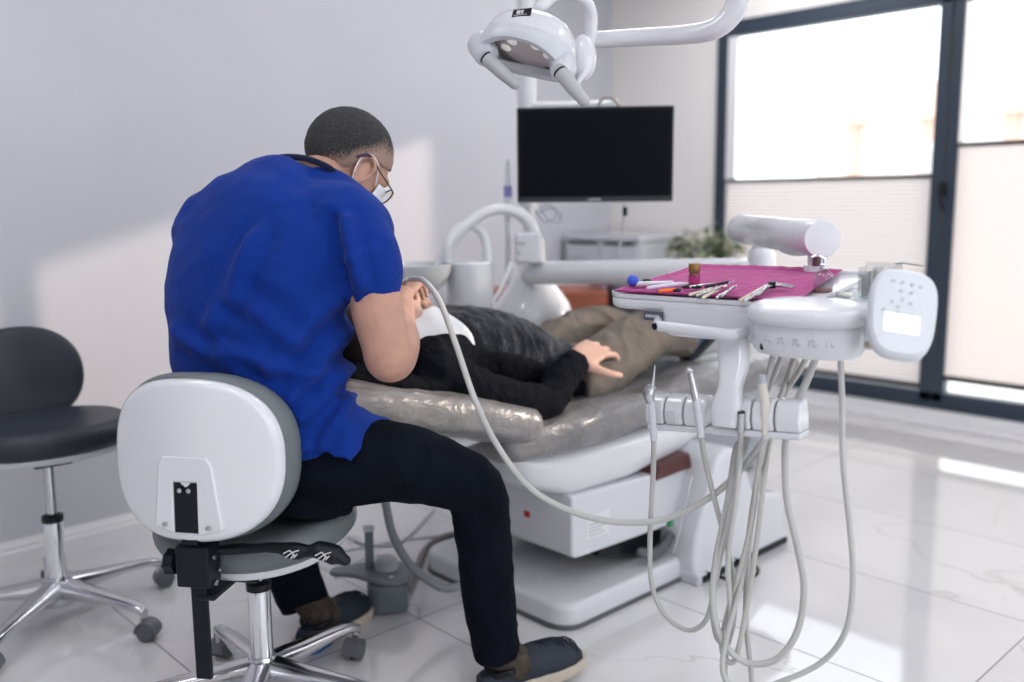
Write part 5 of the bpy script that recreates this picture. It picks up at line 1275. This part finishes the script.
instrument('suction_handpiece', 'grey tube leaning in the rightmost holder slot below the control nose', 0, 0, (789, 430, 1.69), [
    ('grip', M().tube(px_path([(818, 352, 1.66), (808, 378, 1.67), (797, 402, 1.68), (790, 418, 1.69), (787, 434, 1.69)]), [.0065, .007, .008, .008, .007], n=14), m_hose)], H6, None, .0068)
# hose of the instrument in the dentist's hand
tp = at(411, 283, 2.30)
hh = thing('working_handpiece', 'steel handpiece held in the dentist’s hand with a long looping grey hose', 'handpiece', tuple(tp))
obj('grip', M().tube([at(398, 292, 2.34), at(404, 282, 2.28), at(412, 279, 2.24)], [.004, .0062, .0072], n=14, rnd=True), m_steel, hh)
obj('hose', M().tube(px_path([(411, 279, 2.24), (424, 281, 2.18), (440, 302, 2.12), (456, 345, 2.07), (475, 400, 2.0), (497, 445, 1.96), (528, 486, 1.92), (568, 510, 1.89), (615, 522, 1.86), (665, 519, 1.83), (712, 496, 1.79), (745, 465, 1.75), (764, 440, 1.72), (769, 432, 1.735)]), .0068, n=14, k=10), m_hose, hh)
obj('supply_hose', M().tube([OUT[6]] + px_path([(842, 400, 1.62), (843, 460, 1.62), (850, 530, 1.62), (853, 580, 1.62), (846, 630, 1.62), (822, 662, 1.64), (780, 682, 1.66), (745, 690, 1.68), (724, 676, 1.70), (726, 640, 1.72), (742, 580, 1.74), (752, 510, 1.75), (760, 460, 1.75), (764, 440, 1.74)]), .0055, n=12, k=10), m_hose, dl)
# ================================================================ SMALLER THINGS
m_gum = mat('clear_glass', (0.93, 0.95, 0.95), 0.04, trans=1.0, ior=1.3)
m_acr = glass_pane_material('thin_clear_acrylic', (0.90, 0.915, 0.92), 1.5)
# ---- pink tray cover
ms_pink = cloth('magenta_tissue', (0.42, 0.055, 0.235), 0.9, weave=700, fold=0.4, fscale=20, var=0.06)
poly = [onU(612, 290), onU(668, 267), onU(738, 266), onU(818, 284), onU(776, 302), onU(700, 299)]
PT = [(.005, -.005), (.385, -.005), (.40, .20), (.36, .375), (.02, .375), (.00, .18)]
def tissue(u, v):
    x = .004 + (.392 - .05 * v) * u + .01 * v; y = -.004 + .375 * v + .012 * math.sin(3 * u)
    z = .0015 + .0022 * abs(noise.noise(Vector((x * 22, y * 22, 3)))) + .001 * math.sin(u * 30 + v * 9) ** 2
    ed = min(u, 1 - u, v, 1 - v)
    if ed < .03: z += .007 * (1 - ed / .03)
    return Vector((x, y, z + .001))
single('tray_cover', M().grid(tissue, 50, 46), ms_pink, 'magenta paper sheet covering the delivery unit tray', 'tray cover', F=FU, angle=180, solid=0.001)
ZT = .0065
def on_tray(px, py, dz=0.0):
    q = onU(px, py, ZT + dz); return q
def tool(name, label, cat, build, group='instruments on the pink tray cover'):
    t = thing(name, label, cat, tuple(U @ Vector(build[0])), group=None)
    for nm, m_, mt in build[1]: obj(nm, m_, mt, t, F=FU)
    return t
bx = onU(694, 285, ZT)
bt = thing('medicine_bottle', 'small red-brown glass bottle with a gold-brown screw cap standing on the pink sheet', 'bottle', tuple(U @ Vector((bx.x, bx.y, ZT))))
BT = U @ Matrix.Translation((bx.x, bx.y, ZT - .002)) @ Matrix.Rotation(-TILT, 4, 'X')
obj('glass', M().lathe([(.0, .0), (.0105, .0), (.012, .002), (.012, .024), (.010, .028), (.009, .030), (0, .030)], T=BT), mat('red_brown_glass', (.22, .02, .06), .12, coat=.6), bt)
obj('label', M().lathe([(.0122, .006), (.0122, .021)], T=BT, cap=False), mat('magenta_label', (.42, .03, .17), .5), bt)
obj('cap', M().lathe([(.0115, .028), (.0125, .030), (.0125, .046), (.0115, .048), (0, .048)], T=BT), mat('gold_brown_cap', (.26, .16, .05), .35, metal=.4), bt)
m_tblue = mat('blue_ball_plastic', (.05, .10, .62), .4); m_tor = mat('orange_plastic', (.85, .16, .03), .4); m_tiv = mat('ivory_plastic', (.72, .64, .52), .45); m_tlil = mat('pale_lilac_plastic', (.62, .58, .72), .4)
def rod(m, p, q, r, z=.006, n=10): return m.tube([Vector((p.x, p.y, ZT + z)), Vector((q.x, q.y, ZT + z))], r, n=n, k=1, rnd=True)
o_ = lambda x, y: onU(x, y, ZT)
tool('impression_syringe', 'white syringe with a blue ball end at the left tip of the tray', 'syringe', (o_(632, 288), [
    ('ball_end', M().ell((o_(633, 287).x, o_(633, 287).y, ZT + .014), (.0125, .0125, .0125)), m_tblue),
    ('barrel', rod(M(), o_(638, 287), o_(672, 286), [.0065, .0055]), m_white), ('collar', rod(M(), o_(645, 285), o_(649, 285), .0072), m_black)]))
tool('cement_tube', 'lilac and white tube lying between blue ball end and orange tip', 'tube', (o_(660, 290), [
    ('barrel', rod(M(), o_(648, 291), o_(680, 287), [.0045, .006, .005]), m_tlil), ('nozzle', rod(M(), o_(680, 287), o_(688, 286), [.005, .002]), m_white)]))
tool('orange_brush', 'orange stick with a black ring in front of the brown bottle', 'brush', (o_(672, 295), [
    ('stick', rod(M(), o_(660, 294), o_(674, 293), [.004, .005]), m_tor), ('ring', M().tube([Vector((o_(677, 293).x + .006 * math.cos(q), o_(677, 293).y + .006 * math.sin(q), ZT + .006)) for q in [2 * PI * j / 12 for j in range(13)]], .003, n=8, k=1), m_black)]))
def loops(m, c, r, th):
    for sx in (-1, 1): m.tube([Vector((c.x + sx * r * 1.2 + r * math.cos(q), c.y + r * math.sin(q), ZT + .006)) for q in [2 * PI * j / 16 for j in range(17)]], th, n=8, k=1)
    return m
c1_ = o_(690, 290); c2_ = o_(714, 286)
tool('scissors', 'small scissors with black loops lying beside the brown bottle', 'scissors', (c1_, [
    ('loop', M().tube([Vector((c1_.x - .008 + .008 * math.cos(q), c1_.y + .008 * math.sin(q), ZT + .006)) for q in [2 * PI * j / 16 for j in range(17)]], .0024, n=8, k=1), m_black),
    ('loop', M().tube([Vector((c1_.x + .012 + .008 * math.cos(q), c1_.y + .006 + .008 * math.sin(q), ZT + .006)) for q in [2 * PI * j / 16 for j in range(17)]], .0024, n=8, k=1), m_black),
    ('blades', rod(M(), c1_, c2_, [.0035, .0015]), m_steel)]))
rows = [((690, 297), (711, 291), m_tiv, 'ivory-handled probe, front one of the handles before the brown bottle'), ((697, 300), (722, 291), m_steel, 'steel probe crossing the ivory handles at the tray front edge'),
        ((703, 300), (726, 288), m_tiv, 'ivory-handled probe pointing to the tray centre'), ((706, 291), (728, 286), m_black, 'dark-handled probe just behind the ivory handles'),
        ((717, 300), (730, 292), m_steel, 'short steel pick right of the ivory handles'), ((722, 300), (734, 291), m_steel, 'slim steel hook between the picks and the tweezers'),
        ((740, 303), (762, 290), m_tiv, 'pale-handled forceps arm lying left of the black ring'), ((745, 305), (768, 292), m_steel, 'steel excavator in front of the forceps near the control nose')]
for i, (p_, q_, mm, lb) in enumerate(rows):
    P1, P2 = o_(*p_), o_(*q_); d_ = (P2 - P1).normalized()
    tool('dental_probe', lb, 'dental instrument', (P1, [('handle', rod(M(), P1, P2, [.0032, .0036, .003], .0045 + .004 * (i % 2)), mm), ('tip', M().tube([Vector((P2.x, P2.y, ZT + .005)), Vector((P2.x, P2.y, ZT + .006)) + d_ * .016, Vector((P2.x, P2.y, ZT + .010)) + d_ * .022], [.0014, .001, .0006], n=6), m_steel)]))
T1, T2, T3 = o_(752, 298), o_(772, 290), o_(793, 291)
tool('forceps', 'steel forceps with a black ring joint lying at the right of the tray', 'forceps', (T2, [
    ('arms', M().tube([Vector((T1.x, T1.y, ZT + .006)), Vector((T2.x, T2.y - .004, ZT + .010)), Vector((T3.x, T3.y, ZT + .006))], [.003, .0042, .002]).tube([Vector((T1.x + .012, T1.y - .006, ZT + .006)), Vector((T2.x, T2.y + .004, ZT + .010)), Vector((T3.x, T3.y + .010, ZT + .007))], [.003, .0042, .002]), m_steel),
    ('joint_ring', M().tube([Vector((T2.x, T2.y, ZT + .004)), Vector((T2.x, T2.y, ZT + .017))], .008, k=1), m_black)]))
# ---- glassware at the right rear
def upright(px, py, z=.0):
    q = onU(px, py, z); return U @ Matrix.Translation(q) @ Matrix.Rotation(-TILT, 4, 'X')
# side shelf that carries it
obj('side_shelf', cushion(rrect(.15, .20, .03, 6, cx=.455, cy=.15), -.030, -.004, .008), m_white, dl, F=FU, angle=60)
def put(x, y, z=-.003): return U @ Matrix.Translation((x, y, z)) @ Matrix.Rotation(-TILT, 4, 'X')
q = onU(823, 293, -.003); g1 = thing('spray_bottle', 'clear round bottle with steel spout standing in front of the swing arm neck', 'bottle', tuple(U @ q))
T_ = put(q.x, q.y)
obj('glass', M().lathe([(0, 0), (.017, 0), (.019, .003), (.019, .030), (.016, .040), (.009, .046), (.007, .050), (.0062, .050), (.008, .045), (.015, .038), (.0175, .030), (.0175, .004), (0, .002)], T=T_, n=28), m_acr, g1)
obj('liquid', M().lathe([(0, .0025), (.0170, .0035), (.0170, .008), (0, .008)], T=T_), mat('salmon_liquid', (.80, .36, .28), .1, trans=.5), g1)
sp_ = M().lathe([(.008, .048), (.008, .056), (.003, .058), (.003, .070), (0, .070)], T=T_); sp_.tube([T_ @ Vector(p) for p in ((0, 0, .068), (-.012, -.004, .074), (-.022, -.008, .070))], .0022, n=8)
obj('spout', sp_, m_chrome, g1)
q = onU(846, 300, -.003); g2 = thing('glass_dish', 'low clear glass dish beside the round clear bottle', 'dish', tuple(U @ q)); T_ = put(q.x, q.y)
obj('wall', M().lathe([(0, 0), (.018, 0), (.020, .003), (.020, .016), (.018, .016), (.018, .004), (0, .003)], T=T_, n=28), m_acr, g2)
obj('cotton', M().ell((0, 0, .009), (.013, .013, .006), T=T_), mat('cotton', (.85, .82, .76), .9, bump=.5, bscale=300), g2)
q = onU(879, 298, -.003); g3 = thing('acrylic_holder', 'clear acrylic box holder with upright strips behind the control pad', 'box', tuple(U @ q)); T_ = put(q.x, q.y)
bxm = M()
for (x0, y0, x1, y1, h_) in ((-.034, -.022, .034, -.020, .052), (-.034, .020, .034, .022, .066), (-.034, -.022, -.032, .022, .058), (.032, -.022, .034, .022, .064), (-.002, -.02, .0, .02, .058)):
    bxm.box((x0, y0, 0), (x1, y1, h_), T_)
bxm.box((-.034, -.022, 0), (.034, .022, .003), T_)
obj('walls', bxm, m_acr, g3)
cr = M()
for i in range(9):
    x = -.028 + .007 * i; cr.box((x, -.016 + .003 * (i % 3), .004), (x + .0012, .012, .046 + .004 * ((i * 5) % 4)), T_ @ Matrix.Rotation(.06 * ((i * 7) % 3 - 1), 4, 'Y'))
obj('strips', cr, mat('matrix_strips', (.80, .82, .84), .25, trans=.4), g3)
obj('lid_rod', M().tube([T_ @ Vector((.020, .022, .064)), T_ @ Vector((.034, .022, .066)), T_ @ Vector((.072, .016, .062))], .0016, n=8, k=1), m_steel, g3)
q = U @ Vector((.545, .06, -.055)); g4 = thing('waste_cup', 'small amber-tinted cup hanging under the arm of the control pad', 'cup', tuple(at(871, 345, 1.56)))
obj('wall', M().lathe([(0, 0), (.011, 0), (.013, .003), (.0135, .030), (.012, .030), (.0115, .004), (0, .003)], T=Matrix.Translation(at(871, 349, 1.56))), m_acr, g4)
obj('content', M().lathe([(0, .002), (.0112, .003), (.0112, .012), (0, .012)], T=Matrix.Translation(at(871, 349, 1.56))), mat('amber_liquid', (.75, .60, .40), .2, trans=.4), g4)

# ---- foot control on the floor
fc = at_roomZ(388, 607, 0.0); fv = VIEW.inverted() @ fc
ft = thing('foot_control', 'grey foot control with upright post on the floor beside the dentist', 'foot pedal', (fv.x, fv.y, 0))
FM = Matrix.Translation((fv.x, fv.y, 0)) @ Matrix.Rotation(rad(10), 4, 'Z')
m_fc = mat('blue_grey_casting', (.13, .15, .18), .42, coat=.2)
obj('base', cushion(rrect(.12, .13, .04, 8), 0.0, .095, .016, T=FM), m_fc, ft, angle=60)
m = M(); oo = [(.065, -.055), (.075, .03), (.03, .075), (-.06, .085), (-.15, .07), (-.165, .03), (-.10, .00), (-.04, -.055), (.02, -.08)]
oo = [(p.x, p.y) for p in catmull([(x, y, 0) for x, y in oo + [oo[0]]], 5)[:-1]]
m.prism(oo, .098, .112, T=FM); obj('pedal_plate', m, mat('grey_pedal', (.22, .235, .26), .4), ft, bevel=.004)
obj('dial', M().lathe([(.036, .11), (.038, .120), (.034, .128), (.030, .129), (.030, .142), (.026, .146), (0, .146)], T=FM @ Matrix.Translation((.0, .025, 0))), m_greyp, ft)
obj('post', M().box((-.062, .028, .10), (-.036, .042, .235), FM), m_fc, ft, bevel=.003)
obj('post_cap', M().box((-.066, .026, .228), (-.032, .046, .245), FM), m_lgrey, ft, bevel=.003)
obj('white_button', M().lathe([(0, .112), (.008, .112), (.008, .115), (0, .116)], T=FM @ Matrix.Translation((.01, -.045, 0))), m_white, ft)
def floor_tube(name, label, pts, r, mt, parent=None):
    m = M().tube([at(x, y, D) for x, y, D in pts], r, n=12, k=10)
    if parent: return obj(name, m, mt, parent)
    return single(name, m, mt, label, 'hose', angle=180)
def on_floor(x, y, z):
    p = VIEW.inverted() @ at_roomZ(x, y, z); return (x, y, p.y)
floor_tube('suction_hose', 'thick dark grey hose drooping below the dental chair behind the dentist’s knee', [(382, 480, 2.55), (386, 505, 2.55), (393, 535, 2.52), (408, 562, 2.50), (428, 580, 2.50), (448, 588, 2.52), (480, 580, 2.56)], .0125, m_hosed)
floor_tube('drain_hose', 'mid grey curved hose lying on the floor between foot control and chair base', [on_floor(408, 590, .012), on_floor(418, 566, .012), on_floor(424, 552, .012), on_floor(436, 541, .012), on_floor(458, 535, .012), on_floor(500, 545, .012)], .012, mat('brown_grey_hose', (.20, .18, .18), .5))
floor_tube('air_hose', 'thin pale hose looping on the floor behind the foot control post', [on_floor(340, 528, .006), (352, 540, 2.75), (368, 545, 2.75), (395, 545, 2.75), (415, 532, 2.8), on_floor(432, 512, .006), on_floor(450, 500, .006)], .006, m_greyp)
floor_tube('power_cord', 'thin grey cord crossing the floor behind the dental chair base', [on_floor(330, 555, .004), on_floor(360, 548, .004), on_floor(400, 541, .004), on_floor(440, 536, .004), on_floor(480, 533, .004)], .0045, m_greyp)
floor_tube('pedal_cable', 'pale cable looped around the foot control', [on_floor(335, 578, .004), on_floor(350, 566, .004), on_floor(372, 556, .004), on_floor(392, 558, .004), on_floor(404, 575, .004), on_floor(408, 600, .004)], .005, m_lgrey)

# ---- things near the far walls
# white chest with two drawers
CBX0, CBX1, CBY1 = -4.16, -3.62, 4.90
cb0 = at_roomY(566, 236, 4.45); cb1 = at_roomY(622, 236, 4.45)
cz = cb0.z
ch = thing('white_cabinet', 'low white chest with dark finger grooves against the far wall by the window', 'cabinet', ((cb0.x + cb1.x) / 2 + .05, 4.66, 0), F=ROOM)
x0, x1 = cb0.x, cb0.x + .62
obj('carcass', M().box((x0, 4.45, 0.04), (x1, 4.90, cz - .02)), m_white, ch, F=ROOM, bevel=.004)
obj('top', M().box((x0 - .01, 4.43, cz - .02), (x1 + .01, 4.91, cz + .012)), m_white, ch, F=ROOM, bevel=.004)
for k in range(2):
    a_, b_ = x0 + .012 + k * .304, x0 + .30 + k * .304
    for j, (z0, z1) in enumerate(((cz - .26, cz - .045), (cz - .50, cz - .275), (.06, cz - .515))):
        dr = obj('drawer', M().box((a_, 4.432, z0), (b_, 4.452, z1)), m_white, ch, F=ROOM, bevel=.003)
        obj('groove', M().box((a_ + .03, 4.428, z1 - .002), (b_ - .02, 4.45, z1 + .014)), m_black, dr, F=ROOM)
        obj('handle', M().tube([(a_ + .07, 4.43, z1 - .10), (a_ + .08, 4.41, z1 - .10), (b_ - .09, 4.41, z1 - .095), (b_ - .08, 4.43, z1 - .095)], .006, n=8, k=1), m_steel, dr, F=ROOM)
# bench with brown cushion and dark grey cushion behind the patient
bp0 = at(486, 296, 3.95); bp1 = at(613, 318, 3.95)
bn = thing('side_bench', 'low bench behind the patient carrying a brown and a dark grey cushion', 'bench', (.22, 4.1, 0))
obj('frame', M().box((-.20, 3.97, 0.02), (1.10, 4.27, bp1.z - .03)), m_greyp, bn, bevel=.01)
single('brown_cushion', cushion(rrect(.56, .28, .03, 6, cx=.145, cy=4.12), bp1.z - .028, bp0.z + .015, .02), mat('brown_leather', (.32, .085, .045), .45, bump=.3, bscale=200, var=.15), 'red-brown leather cushion glimpsed behind the white cuspidor column', 'cushion', angle=180)
single('grey_cushion', cushion(rrect(.62, .28, .03, 6, cx=.745, cy=4.12), bp1.z - .028, bp0.z + .03, .025), mat('charcoal_leather', (.045, .05, .055), .5, bump=.3, bscale=200), 'charcoal cushion right of the red-brown one, under the transfer arm', 'cushion', angle=180)
pkp = at(602, 284, 3.95)
single('pink_packet', cushion(rrect(.11, .12, .03, 5, cx=pkp.x + .01, cy=4.10), bp0.z + .03, pkp.z + .035, .015), ms_pink, 'small magenta packet lying on the charcoal cushion behind the transfer arm', 'packet', angle=180)
# plant in a tall white pot
pp = at_roomY(706, 250, 4.55)
pt = thing('potted_plant', 'bushy variegated green plant in a white pot beside the window frame', 'plant', (pp.x, 4.55, 0), F=ROOM)
obj('pot', M().lathe([(0, 0), (.13, 0), (.14, .02), (.17, pp.z - .13), (.175, pp.z - .12), (.16, pp.z - .12), (.15, pp.z - .16), (0, pp.z - .16)], T=Matrix.Translation((pp.x, 4.55, 0))), m_white, pt, F=ROOM)
obj('soil', M().lathe([(0, pp.z - .165), (.15, pp.z - .15)], T=Matrix.Translation((pp.x, 4.55, 0))), mat('soil', (.05, .03, .02), .95), pt, F=ROOM)
rnd = random.Random(5)
m_leafs = [mat('green_leaf', (.035, .085, .025), .45, var=.3, vscale=40), mat('variegated_leaf', (.22, .27, .15), .5, var=.3, vscale=60), mat('cream_leaf', (.46, .45, .32), .5, var=.15, vscale=50)]
lf = [M(), M(), M()]; st = M()
for i in range(240):
    a_ = rnd.uniform(0, 2 * PI); r_ = .21 * math.sqrt(rnd.random()); zz = pp.z - .06 + rnd.uniform(0, .17) * (1 - (r_ / .26) ** 2) + .02
    c_ = Vector((pp.x + r_ * math.cos(a_), 4.55 + r_ * math.sin(a_), zz))
    tl_ = rnd.uniform(.05, .085); q_ = Matrix.Translation(c_) @ Matrix.Rotation(a_ + rnd.uniform(-.8, .8), 4, 'Z') @ Matrix.Rotation(rnd.uniform(-.9, .5), 4, 'Y')
    vs = [(0, 0, 0), (tl_ * .35, tl_ * .24, .006), (tl_ * .75, tl_ * .20, .0), (tl_, 0, -.012), (tl_ * .75, -tl_ * .20, .0), (tl_ * .35, -tl_ * .24, .006), (tl_ * .4, 0, .0), (tl_ * .75, 0, -.004)]
    lf[rnd.choice((0, 1, 1, 2, 2))].add(vs, [(0, 1, 6), (1, 2, 7, 6), (2, 3, 7), (3, 4, 7), (4, 5, 6, 7), (5, 0, 6)], q_)
    if i % 5 == 0: st.tube([(pp.x + .3 * (c_.x - pp.x), 4.55 + .3 * (c_.y - 4.55), pp.z - .16), c_], .003, n=6, k=1)
for nm, m_, mt in zip(('green_leaves', 'variegated_leaves', 'cream_leaves'), lf, m_leafs):
    o2 = obj(nm, m_, mt, pt, F=ROOM, angle=180, kind='stuff')
obj('stems', st, m_leafs[0], pt, F=ROOM, kind='stuff')
